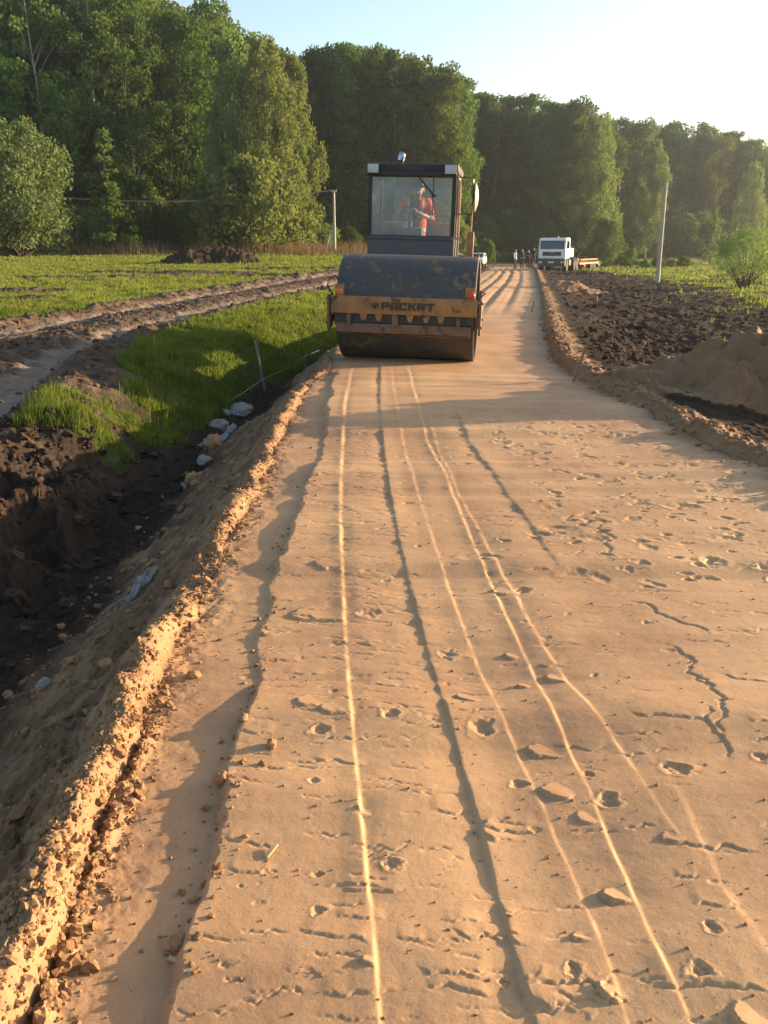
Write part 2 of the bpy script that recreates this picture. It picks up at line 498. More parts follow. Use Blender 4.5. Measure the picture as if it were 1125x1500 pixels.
def terrain(X, Y, fine=True):
    """height and material weights of the whole ground"""
    X = np.asarray(X, np.float64); Y = np.asarray(Y, np.float64)
    xl = np.interp(Y, YL, XLv); xr = np.interp(Y, YR, XRv)
    n_e = fbm(X * 3.1, Y * 2.1, 4, 3)
    near = 1 - ss(14, 40, Y)
    s = xl - X + 0.05 * fbm(X * 1.3 + 3, Y * 2.0, 4, 21)
    r = X - xr + 0.06 * fbm(X * 1.3 + 9, Y * 1.7, 4, 22)
    # ---- wide relief
    zL = np.interp(Y, [-30, 18, 30, 40, 60, 80, 95, 150, 700], [-.12, -.12, -.02, .2, .75, 1.3, 1.6, 2.3, 6])
    zR = np.interp(Y, [-30, 40, 80, 110, 150, 250, 700], [-.25, -.32, -.3, -.22, 0.0, 1.2, 6])
    zC = np.interp(Y, [-30, 40, 82, 100, 130, 200, 700], [0, -.05, -.15, -.2, 0.1, 1.2, 6])
    # ---- left side: berm, sand slope, ditch, bank
    dit = 1 - ss(22, 38, Y)
    bh = (0.085 + 0.075 * fbm(Y * 1.1, X * 0.4 + 2, 3, 31)) * np.interp(Y, [0, 3, 9, 13, 15, 60], [1.15, 1.0, 0.85, 0.55, 0.35, 0.45])
    berm = np.interp(s, [-0.015, 0.0, 0.02, 0.05, 0.10, 0.17, 0.27], [0, 0.05, 0.65, 1.0, 0.9, 0.4, 0])
    wdit = np.interp(Y, [0, 6, 10, 14, 25], [1.25, 1.1, 1.0, 0.9, 0.8])
    sd = s / wdit
    prof = np.interp(sd, [0, 0.07, 0.18, 0.60, 0.95, 1.3, 1.75, 2.15, 2.7, 3.6], [0, 0, -.05, -.36, -.60, -.68, -.60, -.34, -.10, 0.0])
    lw = ss(2.0, 6.5, s)
    zl = bh * berm + prof * dit * (1 + 0.08 * n_e) + zC * (1 - lw) + zL * lw
    # heaped dark soil in and beyond the ditch, close by
    heap = ss(0.95, 1.6, sd) * (1 - ss(8.2, 9.6, Y + 0.35 * s)) * ss(-2, 1, Y)
    lump = ridged(X * 1.1, Y * 1.0, 5, 41) - 0.75
    heap_z = heap * (0.17 * lump + 0.10 * fbm(X * 2.6, Y * 2.6, 4, 43) + 0.12 * ss(1.8, 3.2, sd))
    # raised hummock carrying the lit grass, torn face towards the camera
    hx, hy = G(215, 598, -0.05)
    hum = np.exp(-(((X - hx) / 1.25) ** 2 + ((Y - hy) / 0.75) ** 2) ** 1.5)
    hx2, hy2 = G(105, 603, 0.05)
    hum2 = np.exp(-(((X - hx2) / 0.55) ** 2 + ((Y - hy2) / 0.45) ** 2) ** 1.5)
    zl = zl + heap_z + 0.20 * hum * (1 + 0.4 * n_e) + 0.16 * hum2
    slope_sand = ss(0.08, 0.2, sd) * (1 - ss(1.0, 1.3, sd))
    zl = zl + slope_sand * dit * (0.035 * fbm(X * 4, Y * 4, 4, 45) + 0.022 * (ridged(X * 7, Y * 7, 4, 46) - .8))
    # ---- left track
    td, ts, ta = poly_dist(X, Y, TRK)
    td = td + 0.22 * fbm(X * 0.9, Y * 0.9, 3, 51)
    tmask = 1 - ss(1.9, 2.7, td - 0.25 * (ts > 0) * (1 - ss(16, 22, Y)))
    r1 = np.exp(-((ts - 1.15) / 0.42) ** 2); r2 = np.exp(-((ts + 1.2) / 0.5) ** 2)
    rut = np.maximum(r1, r2) * (tmask > 0)
    tread = (np.sin(ta * 2 * PI / 0.42 + ts * 5) * 0.5) * np.exp(-((np.abs(ts - 0.25) - 0.35) / 0.28) ** 2)
    tz = tmask * (0.05 * fbm(X * 2.2, Y * 2.2, 5, 53) + 0.07 * (1 - rut) * (0.3 + 0.7 * ridged(X * 1.7, Y * 1.7, 4, 55) * 0.6) - 0.10 * rut + 0.045 * tread * near)
    edge_r = np.exp(-((td - 2.1) / 0.35) ** 2) * 0.10 * (0.6 + fbm(X * 1.5, Y * 1.5, 3, 57))
    lside = ss(1.2, 2.2, s)
    zl = zl + (tz + edge_r) * lside * (1 - 0.75 * ss(40, 80, Y))
    # meadow unevenness
    zl = zl + ss(2.5, 4, s) * (0.05 * fbm(X * 0.5, Y * 0.5, 3, 61) + 0.025 * fbm(X * 2.3, Y * 2.3, 3, 63))
    # ---- right side
    bhr = (0.12 + 0.05 * fbm(Y * 1.3, X * 0.3 + 7, 3, 33)) * np.interp(Y, [0, 8, 13, 30, 60], [1.0, 1.0, 0.7, 0.7, 1.1])
    bermr = np.interp(r, [-0.02, 0.02, 0.07, 0.13, 0.22, 0.38, 0.6], [0, 0.15, 0.75, 1.0, 0.9, 0.4, 0])
    rw = ss(0.35, 2.5, r)
    zr = bhr * bermr + zC * (1 - rw) + zR * rw
    field = ss(0.7, 1.6, r)
    zr = zr + field * (0.13 * (ridged(X * 0.55, Y * 0.75, 4, 71) - 0.9) * 0.7 + 0.05 * fbm(X * 2.0, Y * 2.4, 4, 73))
    # ---- road
    zroad = zC + 0.012 * fbm(X * 0.8, Y * 0.35, 3, 81)
    fall = ss(7, 11.5, Y) * (1 - ss(22, 40, Y))
    zroad = zroad - 0.026 * (np.clip(X, -1.2, 3.2) - 0.4) * fall
    if fine:
        xs = np.interp(Y, *L_STEP) + 0.045 * fbm(Y * 1.7, Y * 0 + 1.5, 3, 83) + 0.010 * fbm(X * 9, Y * 9, 3, 84)
        zroad = zroad + (0.010 + 0.052 * np.clip(0.5 + 1.1 * noise(Y * 0.9, Y * 0, 85) + 0.5 * noise(Y * 2.7, Y * 0, 86), 0, 1.15)) * ss(-0.016, 0.012, X - xs) * (1 - ss(11.5, 12.8, Y))
        zroad = zroad + step_at(X, Y, L_A, -0.0085, 0.0035, 0.05, 0.003, 1, 0, 13.2)
        zroad = zroad + step_at(X, Y, L_B, 0.0105, 0.005, 0.08, 0.005, 2, 0, 13.2)
        zroad = zroad + step_at(X, Y, L_C, -0.004, 0.004, 0.05, 0.004, 3, 0, 13)
        zroad = zroad + step_at(X, Y, L_D, -0.0075, 0.0035, 0.05, 0.003, 4, 0, 13)
        zroad = zroad + step_at(X, Y, L_E, -0.0045, 0.005, 0.07, 0.006, 5, 2.2, 8.5)
        zroad = zroad + step_at(X, Y, L_F, 0.012, 0.010, 0.10, 0.008, 6, 4.6, 9.0)
        zroad = zroad + step_at(X, Y, L_G, -0.003, 0.008, 0.08, 0.008, 7, 1.0, 2.6)
        dr = X - (np.interp(Y, *L_R) + 0.015 * fbm(Y * 3, Y * 0, 3, 87))
        zroad = zroad + 0.028 * np.exp(-(dr / 0.022) ** 2) * (1 - ss(2.7, 3.0, Y)) * np.clip(0.6 + fbm(Y * 5, X * 0, 3, 88), 0, 1.4)
        # ruts on the far stretch behind the machine
        q = X - xl
        wav = 0.12 * noise(Y * 0.12, Y * 0, 91)
        fr = ss(22, 34, Y) * (1 - ss(85, 95, Y))
        for o, a in ((0.7, 0.03), (1.35, 0.05), (2.05, 0.05), (2.75, 0.03)):
            zroad = zroad - a * fr * np.exp(-((q - o - wav) / 0.12) ** 2)
            zroad = zroad + a * 0.5 * fr * np.exp(-((q - o - 0.28 - wav) / 0.12) ** 2)
        # transverse ripples left by the drum
        rip = noise(X * 1.8, Y * 16, 93)
        zroad = zroad + 0.0008 * rip * (1 - ss(9, 13, Y)) + 0.0006 * fbm(X * 9, Y * 14, 3, 95) * (1 - ss(9, 14, Y))
    tl = ss(-0.02, 0.02, s); tr = ss(-0.02, 0.02, r)
    z = zroad * (1 - tl) * (1 - tr) + (zl * tl) + (zr * tr)
    if fine:
        bm_rough = (np.exp(-((s - 0.2) / 0.22) ** 2) + np.exp(-((r - 0.25) / 0.25) ** 2)) * (1 - ss(20, 45, Y))
        z = z + bm_rough * (0.030 * fbm(X * 11, Y * 11, 4, 97) + 0.03 * fbm(X * 3, Y * 3, 2, 99))
    # ---- piles
    pil = np.zeros_like(z); pid = np.zeros(z.shape, np.int8)

    def pile(cx, cy, rx, ry, h, k, ex=1.0, seed=0, rough=0.12, ang=0.0):
        nonlocal z
        dx, dy = X - cx, Y - cy
        c, s_ = math.cos(ang), math.sin(ang)
        a = (dx * c + dy * s_) / rx; b = (-dx * s_ + dy * c) / ry
        d = np.sqrt(a * a + b * b) + rough * fbm(X * 1.2 / max(.5, ry * .5), Y * 1.2 / max(.5, ry * .5), 4, seed)
        f = np.clip(1 - d, 0, 1) ** ex
        f = f - 0.12 * ss(0.8, 1.0, f)
        z = z + h * f * (1 + 0.10 * fbm(X * 3, Y * 3, 4, seed + 7)) + 0.05 * ss(0, .15, f) * (ridged(X * 2.1, Y * 2.1, 4, seed + 8) - .8)
        pid[(f > 0.03)] = k
    pile(7.3, 11.0, 4.3, 1.8, 2.1, 4, 1.45, 201, 0.14)
    pile(4.5, 11.7, 1.45, 1.2, 0.50, 4, 0.9, 205, 0.14)
    px, py = G(843, 431, -0.3); pile(px, py + 0.8, 1.75, 1.3, 0.50, 5, 0.9, 209, 0.12)
    pile(-12.9, 59.5, 1.9, 1.5, 1.00, 6, 0.8, 213, 0.25)
    pile(-10.3, 60.5, 2.2, 1.5, 1.15, 6, 0.8, 217, 0.25)
    px, py = G(835, 402, -0.3)
    pile(px + 1.0, py, 3.6, 1.6, 0.30, 0, 0.8, 221, 0.2)
    # ---- material weights
    n2 = fbm(X * 1.1, Y * 1.1, 4, 301); n3 = fbm(X * 0.30, Y * 0.42, 4, 303); n4 = fbm(X * 4, Y * 4, 4, 305)
    sand = np.zeros_like(z); mud = np.zeros_like(z); grass = np.zeros_like(z); wet = np.zeros_like(z)
    on_road = (1 - tl) * (1 - tr)
    endr = 1 - ss(97, 101, Y)
    sand = np.maximum(sand, on_road * endr)
    sand = np.maximum(sand, (1 - ss(0.62, 1.02, sd + 0.2 * n2 + 0.10 * n4)) * tl * (1 - ss(15, 20, Y)))
    sand = np.maximum(sand, (1 - ss(0.45, 0.62, s + 0.1 * n2)) * tl * endr)
    sand = np.maximum(sand, (1 - ss(0.32, 0.55, r + 0.12 * n2)) * tr * endr)
    sand = np.maximum(sand, ss(0.5, 1.5, pid == 4) if False else ((pid == 4) | (pid == 5)) * 0.96)
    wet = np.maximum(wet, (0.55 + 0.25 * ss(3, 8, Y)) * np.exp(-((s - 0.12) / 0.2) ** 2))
    wet = np.maximum(wet, 0.9 * np.exp(-((r - 0.22) / 0.35) ** 2))
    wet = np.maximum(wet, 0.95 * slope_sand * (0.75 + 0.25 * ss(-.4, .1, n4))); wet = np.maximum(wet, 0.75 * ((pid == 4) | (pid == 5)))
    # left vegetation
    gl = ss(2.15, 2.75, sd + 0.25 * n2) * ss(8.7, 9.4, Y + 0.3 * n2) * tl
    gl = np.maximum(gl, ss(1.45, 1.85, sd + 0.2 * n2) * ss(10.5, 12.0, Y + 0.3 * n2) * tl)
    gl = np.maximum(gl, ss(1.0, 1.4, s + 0.3 * n2) * ss(15, 17, Y) * tl)
    gl = np.maximum(gl, ((ss(0.25, 0.45, hum + 0.2 * n2) * ss(-.18, .05, Y - hy + .25 * n2)) + ss(0.3, 0.5, hum2 + 0.2 * n2) * ss(-.15, .02, Y - hy2 + .2 * n2)).clip(0, 1) * tl * ss(1.35, 1.6, sd))
    torn = ss(0.30, 0.55, hum - (Y - hy + 0.28) * 0.9 - 0.55 + 0.3 * n2) * 0
    gl = gl * (1 - torn)
    patch = np.zeros_like(z)
    for (u, v, zz, rx, ry) in ((235, 404, .28, 4.8, 1.7), (300, 405, .3, 3.4, 1.3), (130, 412, .15, 4.0, 0.9), (30, 432, -.05, 2.0, 1.2),
                               (395, 409, .2, 2.6, 1.0), (420, 398, .4, 4.0, 1.2), (0, 440, -.05, 2.3, 1.0)):
        px, py = G(u, v, zz)
        patch = np.maximum(patch, np.exp(-(((X - px) / rx) ** 2 + ((Y - py) / ry) ** 2) ** 2))
    patch = ss(0.35, 0.6, patch + 0.35 * n2)
    gl = gl * (1 - 0.9 * patch)
    z = z + patch * tl * 0.12 * np.clip(ridged(X * 0.8, Y * 0.8, 4, 307) - 0.4, 0, 2)
    mtr = (tmask * lside * ss(3, 6, Y)).clip(0, 1)
    mtr = mtr * ss(7.5, 9.5, Y) * (1 - ss(.15, .4, np.maximum(hum, hum2)))
    gl = gl * (1 - mtr)
    mud = np.maximum(mud, mtr * (1 - 0.35 * ss(0.2, 0.6, n4)))
    wet = np.where(mtr > 0.3, ss(0.35, 0.8, rut + 0.25 * n2), wet)
    mud = np.maximum(mud, patch * 0.7 * tl * (1 - mtr))
    gl = np.where(pid == 6, 0.25 * ss(0, 0.4, n2), gl)
    # right vegetation
    gr = ss(40, 50, Y + 9 * n3 + 250 * (X / np.maximum(Y, 5) - .37)) * ss(1.6, 3.5, r) * ss(0.02, 0.34, 0.9 * n3 + 0.55 * n2 + 0.20 + 0.16 * ss(55, 75, Y) + 0.16 * ss(14, 26, X))
    gr = np.maximum(gr, ss(20, 27, Y) * ss(4.5, 7, r) * ss(0.55, 0.72, n3 + 0.6 * n2 + 0.15 * ss(8, 16, r)))
    gr = np.maximum(gr, 0.8 * ss(11, 18, Y) * ss(1, 3, r) * ss(0.85, 1.0, n2))
    gr = gr * tr * (pid == 0)
    # crossing dirt road behind the lorry
    cr = ss(98, 101, Y + 0.6 * n2 - 0.10 * (X - 13)) * (1 - ss(110, 113, Y + 0.6 * n2 - 0.10 * (X - 13))) * ss(2, 7, X)
    gr = gr * (1 - cr); gl = gl * (1 - cr * (X > 4))
    far = ss(112, 116, Y)
    grass = np.maximum(gl * tl, gr)
    grass = np.maximum(grass, far * 0.85)
    sand = sand * (1 - cr); mud = np.maximum(mud, cr); wet = np.where(cr > 0.3, 0.45 * cr, wet)
    soilrough = (1 - sand) * (1 - grass) * (1 - mud)
    z = z + soilrough * 0.03 * fbm(X * 6, Y * 6, 3, 311) * near
    region = np.zeros(z.shape, np.int8)
    region[(on_road > 0.5) & (endr > 0.5)] = 1
    region[(tl >= 0.5) & (s < 0.30) & (endr > 0.5) & (Y < 60)] = 2
    region[(tr >= 0.5) & (r < 0.42) & (endr > 0.5) & (pid == 0)] = 3
    region[(mtr > 0.5)] = 7
    region[(cr > 0.5)] = 8
    for k in (4, 5, 6): region[(pid == k) & (on_road < 0.5) & ~((tr >= 0.5) & (r < 0.36))] = k
    return z, np.stack([sand, mud, grass, wet], -1), region, dict(s=s, sd=sd, r=r, tl=tl, tr=tr, mtr=mtr)


def zat(x, y):
    return float(terrain(np.array([x]), np.array([y]))[0][0])


def hit(u, v, z=0.0):
    """photo pixel -> point on the real ground"""
    for i in range(14):
        x, y = G(u, v, z)
        z = 0.5 * z + 0.5 * zat(x, y)
    return G(u, v, z)


# ----------------------------------------------------------------- ground sheet
def geo(a, b, k):
    n = max(2, int(math.log(b / a) / k))
    return list(a * (b / a) ** (np.arange(n) / n))


OFF = 1.2
ROWK = 0.0021
Drow = geo(0.45, 2.55, 0.02) + geo(2.55, 4.4, 0.0014) + geo(4.4, 7.5, 0.0018) + geo(7.5, 22.0, ROWK * 1.1) + geo(22.0, 120, 0.0055) + geo(120, 330, 0.02) + geo(330, 2600, 0.08) + [2600.0]
Drow = np.array(Drow)
TSTEP = 0.00125
tcols = np.concatenate([-geo_s for geo_s in [np.array(geo(0.62, 3.2, 0.035) + [3.2])[::-1]]] + [np.arange(-0.62 + TSTEP, 0.62, TSTEP)] + [np.array(geo(0.62, 3.2, 0.035) + [3.2])])
DD, TT = np.meshgrid(Drow, tcols, indexing='ij')
GX = TT * DD; GY = DD - OFF
GZ, GM, GR, GI = terrain(GX, GY)
NR, NC = GX.shape


def window(x, y, rad):
    d0, d1 = y + OFF - rad, y + OFF + rad
    i0, i1 = np.searchsorted(Drow, [d0, d1])
    if i1 - i0 < 2: return None
    dm = max(Drow[max(i0, 0)], 0.4)
    lo = min((x - rad) / dm, (x - rad) / max(d1, .5)); hi = max((x + rad) / dm, (x + rad) / max(d1, .5))
    j0, j1 = np.searchsorted(tcols, [lo, hi])
    if j1 - j0 < 2: return None
    return slice(i0, i1), slice(j0, j1)


def pit(x, y, rx, ry, depth, rim=0.25, ang=0.0, seed=0):
    w = window(x, y, max(rx, ry) * 2.2)
    if w is None: return
    dx, dy = GX[w] - x, GY[w] - y
    c, s_ = math.cos(ang), math.sin(ang)
    a = (dx * c + dy * s_) / rx; b = (-dx * s_ + dy * c) / ry
    d = np.sqrt(a * a + b * b) + 0.5 * fbm(GX[w] / rx * 0.8, GY[w] / rx * 0.8, 4, seed)
    GZ[w] += -depth * (1 - ss(0.35, 1.0, d)) * (0.7 + 0.5 * fbm(GX[w] / rx * 1.5, GY[w] / rx * 1.5, 2, seed + 1)) + depth * rim * 0.6 * np.exp(-((d - 1.15) / 0.2) ** 2)


def flake(x, y, rad, h, dirx=-0.8, diry=-0.6, seed=0):
    """a broken plate of the crust: raised at one edge, running out at the other"""
    w = window(x, y, rad * 1.6)
    if w is None: return
    dx, dy = GX[w] - x, GY[w] - y
    d = np.sqrt((dx) ** 2 + (dy * 1.35) ** 2) / rad + 0.35 * fbm(GX[w] / rad * 0.9, GY[w] / rad * 0.9, 4, seed)
    q = (dx * dirx + dy * diry) / rad
    GZ[w] += h * (1 - ss(0.86, 1.0, d)) * np.clip(0.22 + 0.95 * q, 0, 1.2)
    GZ[w] -= 0.25 * h * np.exp(-((d - 1.15) / 0.2) ** 2) * np.clip(q, 0, 1)


def crack(x, y, ln, depth, seed, wid=0.004, ang=0.0, lip=0.0):
    w = window(x, y, ln * 0.6 + 0.02)
    if w is None: return
    X, Y = GX[w], GY[w]
    dx, dy = X - x, Y - y
    c, s_ = math.cos(ang), math.sin(ang)
    a = dx * c + dy * s_; b = -dx * s_ + dy * c
    b = b - 0.10 * ln * fbm(a / ln * 3.0, a * 0, 4, seed)
    end = 1 - ss(0.55, 1.0, np.abs(a) / (ln * 0.5))
    rowd = 0.0021 * (y + OFF) * 0.8
    wd = max(wid, rowd)
    GZ[w] -= depth * np.exp(-(b / wd) ** 2) * end
    if lip:
        GZ[w] += lip * ss(-wd, wd, b) * np.exp(-np.clip(b, 0, 9) / (ln * 0.3)) * end


rs = np.random.default_rng(21)
# named marks seen in the photograph
for (u, v, rp) in ((465, 1281, 9), (465, 1337, 12), (470, 1072, 14), (460, 1149, 10), (890, 1176, 18), (1022, 1425, 18), (435, 1455, 6), (540, 893, 17),
                   (985, 1127, 22), (1045, 822, 20), (1042, 1362, 14), (705, 1065, 20), (570, 1050, 14), (487, 1013, 8), (575, 1266, 14), (758, 1150, 14),
                   (352, 1300, 5), (380, 1297, 4), (655, 952, 14), (765, 862, 14), (740, 1440, 10), (1118, 1110, 14), (862, 1135, 9), (840, 1425, 14), (870, 985, 7)):
    x, y = G(u, v); k = y / (F * CP - SP * (v - 750))
    rr = rp * k
    pit(x, y, rr, rr * 0.9, min(0.012, rr * 0.36), 0.25, rs.random() * 3, int(rs.integers(999)))
for (u, v, rp, h) in ((908, 1312, 24, .030), (826, 1160, 30, .020), (898, 1455, 22, .026), (802, 1097, 26, .018), (818, 990, 20, .022), (742, 862, 22, .018),
                      (470, 893, 38, .014), (485, 826, 26, .014), (832, 1452, 60, .012), (1105, 1490, 34, .028), (752, 955, 14, .02), (770, 1000, 12, .018),
                      (860, 1198, 20, .014), (740, 1215, 34, .012), (262, 1372, 24, .024), (470, 1310 - 690, 20, .012), (718, 820, 12, .016), (985, 1230, 18, .012),
                      (535, 1190, 14, .014), (545, 1415, 14, .014), (495, 1043, 24, .012), (458, 1030, 26, .012), (690, 1020, 22, .012), (855, 1375, 16, .014)):
    x, y = G(u, v); k = y / (F * CP - SP * (v - 750))
    flake(x, y, rp * k, 0.56 * h * min(1.0, 0.7 + y * .08), -0.8, -0.6, int(rs.integers(999)))
# loose small marks
for i in range(230):
    y = 1.45 + 8 * rs.random() ** 1.25; x = rs.uniform(-0.55, 2.9)
    if x > np.interp(y, YR, XRv) - 0.2: continue
    rr = rs.uniform(0.006, 0.020) * (1 + y * 0.10)
    pit(x, y, rr * rs.uniform(0.8, 1.8), rr * rs.uniform(.6, 1), rr * rs.uniform(.10, .30), 0.15, 0, int(rs.integers(999)))
# trampled stretch on the right
for i in range(430):
    y = rs.uniform(4.2, 9.6); x = rs.uniform(1.0, 2.9) if rs.random() < .8 else rs.uniform(0.5, 2.9)
    if x > np.interp(y, YR, XRv) - 0.15: continue
    rr = rs.uniform(0.02, 0.07) * rs.uniform(.6, 1.2)
    pit(x, y, rr * rs.uniform(1.0, 1.9), rr * rs.uniform(.6, 1.0), rs.uniform(.004, .012), 0.3, rs.normal() * .4, int(rs.integers(999)))
# shrinkage cracks across the slab
for i in range(560):
    y = 1.45 + 7.5 * rs.random() ** 1.2
    xs_, xa = np.interp(y, *L_STEP), np.interp(y, *L_B)
    x = rs.uniform(xs_ + .02, xa) if rs.random() < .62 else rs.uniform(xa, min(2.6, 0.9 + y * .3))
    ln = rs.uniform(0.04, 0.22) * (0.8 + y * .1)
    crack(x, y, ln, rs.uniform(.0012, .004), int(rs.integers(999)), 0.003, rs.normal() * .12, rs.choice([0, 0, 0, .002, .004]))
for (u0, v0, u1, v1) in ((930, 880, 1040, 925), (1030, 985, 1065, 1080), (985, 940, 1040, 1005), (880, 770, 900, 815), (1060, 985, 1125, 1000), (925, 1050, 1040, 1062),
                         (780, 1447, 895, 1440), (960, 1455, 1120, 1445), (705, 1212, 780, 1222), (1035, 1040, 1070, 1110), (420, 897, 505, 907), (975, 1235, 1110, 1250)):
    (x0, y0), (x1, y1) = G(u0, v0), G(u1, v1)
    crack((x0 + x1) / 2, (y0 + y1) / 2, math.hypot(x1 - x0, y1 - y0) * 1.15, 0.0045, int(rs.integers(999)), 0.004, math.atan2(y1 - y0, x1 - x0), .004)

V = np.stack([GX, GY, GZ], -1).reshape(-1, 3).astype(np.float32)
# normals of the whole sheet, so that the pieces meet without a seam
du = np.gradient(np.stack([GX, GY, GZ], -1), axis=0); dv = np.gradient(np.stack([GX, GY, GZ], -1), axis=1)
NN = np.cross(dv, du); NN /= np.linalg.norm(NN, axis=-1, keepdims=True) + 1e-12
NN[NN[..., 2] < 0] *= -1
NN = NN.reshape(-1, 3).astype(np.float32)
idx = np.arange(NR * NC).reshape(NR, NC)
Q = np.stack([idx[:-1, :-1], idx[:-1, 1:], idx[1:, 1:], idx[1:, :-1]], -1).reshape(-1, 4)
FR = GR[:-1, :-1].reshape(-1)
FRX = GX[:-1, :-1].reshape(-1)


def piece(name, sel, **kw):
    q = Q[sel]
    used, inv = np.unique(q, return_inverse=True)
    me = np_mesh(name, V[used], inv.reshape(-1, 4), True)
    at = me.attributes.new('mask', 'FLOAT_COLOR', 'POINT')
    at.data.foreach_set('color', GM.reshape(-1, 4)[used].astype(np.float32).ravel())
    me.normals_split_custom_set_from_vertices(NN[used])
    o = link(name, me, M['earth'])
    return tag(o, **kw)


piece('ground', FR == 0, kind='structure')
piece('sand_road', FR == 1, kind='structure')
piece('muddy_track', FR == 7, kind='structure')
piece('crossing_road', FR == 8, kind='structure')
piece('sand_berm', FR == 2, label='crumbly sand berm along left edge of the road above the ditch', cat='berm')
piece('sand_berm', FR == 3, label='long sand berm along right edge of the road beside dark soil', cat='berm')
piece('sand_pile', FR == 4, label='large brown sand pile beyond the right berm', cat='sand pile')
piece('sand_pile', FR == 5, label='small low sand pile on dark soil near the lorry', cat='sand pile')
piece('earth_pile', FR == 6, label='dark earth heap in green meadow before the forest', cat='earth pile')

# ----------------------------------------------------------------- clods
_ico = {}


def ico(sub):
    if sub not in _ico:
        bm = bmesh.new(); bmesh.ops.create_icosphere(bm, subdivisions=sub, radius=1.0)
        _ico[sub] = (np.array([v.co[:] for v in bm.verts]), np.array([[v.index for v in f.verts] for f in bm.faces]))
        bm.free()
    return _ico[sub]


def clods(P, S, sub, rng, amp=0.35):
    """many rough lumps in one mesh: P (n,3) S (n,)"""
    v, f = ico(sub); n = len(P)
    ph = rng.random((n, 1, 3)) * 50
    q = v[None] * 1.6 + ph
    d = noise(q[..., 0] + q[..., 2] * .7, q[..., 1] - q[..., 2] * .6, 5) + 0.5 * noise(q[..., 0] * 2.3 + q[..., 2], q[..., 1] * 2.3 - q[..., 2], 9)
    sc = rng.uniform(0.65, 1.25, (n, 1, 3)); sc[..., 2] *= 0.75
    vv = v[None] * (1 + amp * d[..., None]) * sc
    th = rng.random(n) * 2 * PI
    c, s = np.cos(th)[:, None], np.sin(th)[:, None]
    x = vv[..., 0] * c - vv[..., 1] * s; y = vv[..., 0] * s + vv[..., 1] * c
    vv = np.stack([x, y, vv[..., 2]], -1) * S[:, None, None] + P[:, None]
    ff = f[None] + (np.arange(n) * len(v))[:, None, None]
    return vv.reshape(-1, 3), ff.reshape(-1, 3)


def clod_stuff(name, P, S, sub, mat, seed, label=None, cat=None, amp=.35):
    rng = np.random.default_rng(seed)
    v, f = clods(P, S, sub, rng, amp)
    return tag(link(name, np_mesh(name, v, f, False), mat), label, cat, kind='stuff')


def scatter(rng, n, y0, y1, sfun, smin, smax, pw=2.2, sink=0.3):
    Y = y0 * (y1 / y0) ** rng.random(n)
    X = sfun(Y, rng)
    S = smin * (smax / smin) ** (rng.random(n) ** pw)
    Z = terrain(X, Y)[0]
    return np.stack([X, Y, Z + S * sink], -1), S


rg = np.random.default_rng(5)
P1, S1 = scatter(rg, 11000, 1.0, 13.0, lambda Y, r: np.interp(Y, YL, XLv) - r.normal(0.06, 0.055, len(Y)), 0.003, 0.017, 2.2, 0.0)
_k = noise(P1[:, 1] * 2.3, P1[:, 1] * 0, 444) + rg.random(len(P1)) * .7 > -.05
P1, S1 = P1[_k], S1[_k]
P2, S2 = scatter(rg, 1100, 1.2, 12.5, lambda Y, r: np.interp(Y, YL, XLv) + np.abs(r.normal(0, 0.07, len(Y))), 0.003, 0.012, 2.5)
P3, S3 = scatter(rg, 1100, 1.5, 9.0, lambda Y, r: np.interp(Y, YL, XLv) - r.uniform(0.25, 1.2, len(Y)), 0.005, 0.040, 3.5)
P4, S4 = scatter(rg, 350, 1.2, 3.0, lambda Y, r: np.interp(Y, *L_R) + r.normal(0, 0.03, len(Y)), 0.005, 0.022, 2.0)
P5, S5 = scatter(rg, 260, 1.5, 8.0, lambda Y, r: np.interp(Y, *L_STEP) + r.normal(0, 0.05, len(Y)), 0.003, 0.013, 2.0)
P6, S6 = scatter(rg, 4200, 1.4, 9.0, lambda Y, r: r.uniform(-0.8, 2.7, len(Y)), 0.0012, 0.007, 3.2)
Pa = np.concatenate([P1, P2, P3, P4, P5, P6]); Sa = np.concatenate([S1, S2, S3, S4, S5, S6])
kb = (Sa > 0.010) & (Pa[:, 1] < 5.5)
va, fa = clods(Pa[kb], Sa[kb], 2, np.random.default_rng(1), .75)
vb, fb = clods(Pa[~kb], Sa[~kb], 1, np.random.default_rng(2), .6)
tag(link('sand_crumbs', np_mesh('sand_crumbs', np.concatenate([va, vb]), np.concatenate([fa, fb + len(va)])), M['sand_clod']), 'loose sandy crumbs strewn along the left berm and road edge', 'crumbs', kind='stuff')
P1, S1 = scatter(rg, 2600, 5.0, 45.0, lambda Y, r: np.interp(Y, YR, XRv) + r.normal(0.16, 0.13, len(Y)), 0.007, 0.05, 2.8, 0.1)
clod_stuff('sand_crumbs', P1, S1, 1, M['sand_clod'], 2, 'loose sandy crumbs strewn along the right berm', 'crumbs', .45)
P1, S1 = scatter(rg, 2600, 2.0, 10.0, lambda Y, r: np.interp(Y, YL, XLv) - r.uniform(1.15, 4.8, len(Y)), 0.010, 0.075, 3.0, 0.05)
P2, S2 = scatter(rg, 900, 7.5, 9.6, lambda Y, r: np.interp(Y, YL, XLv) - r.uniform(1.9, 4.5, len(Y)), 0.012, 0.065, 2.2, 0.1)
clod_stuff('soil_clods', np.concatenate([P1, P2]), np.concatenate([S1, S2]), 2, M['soil_clod'], 3, 'dark wet soil clods heaped in the ditch on the left', 'clods', .8)
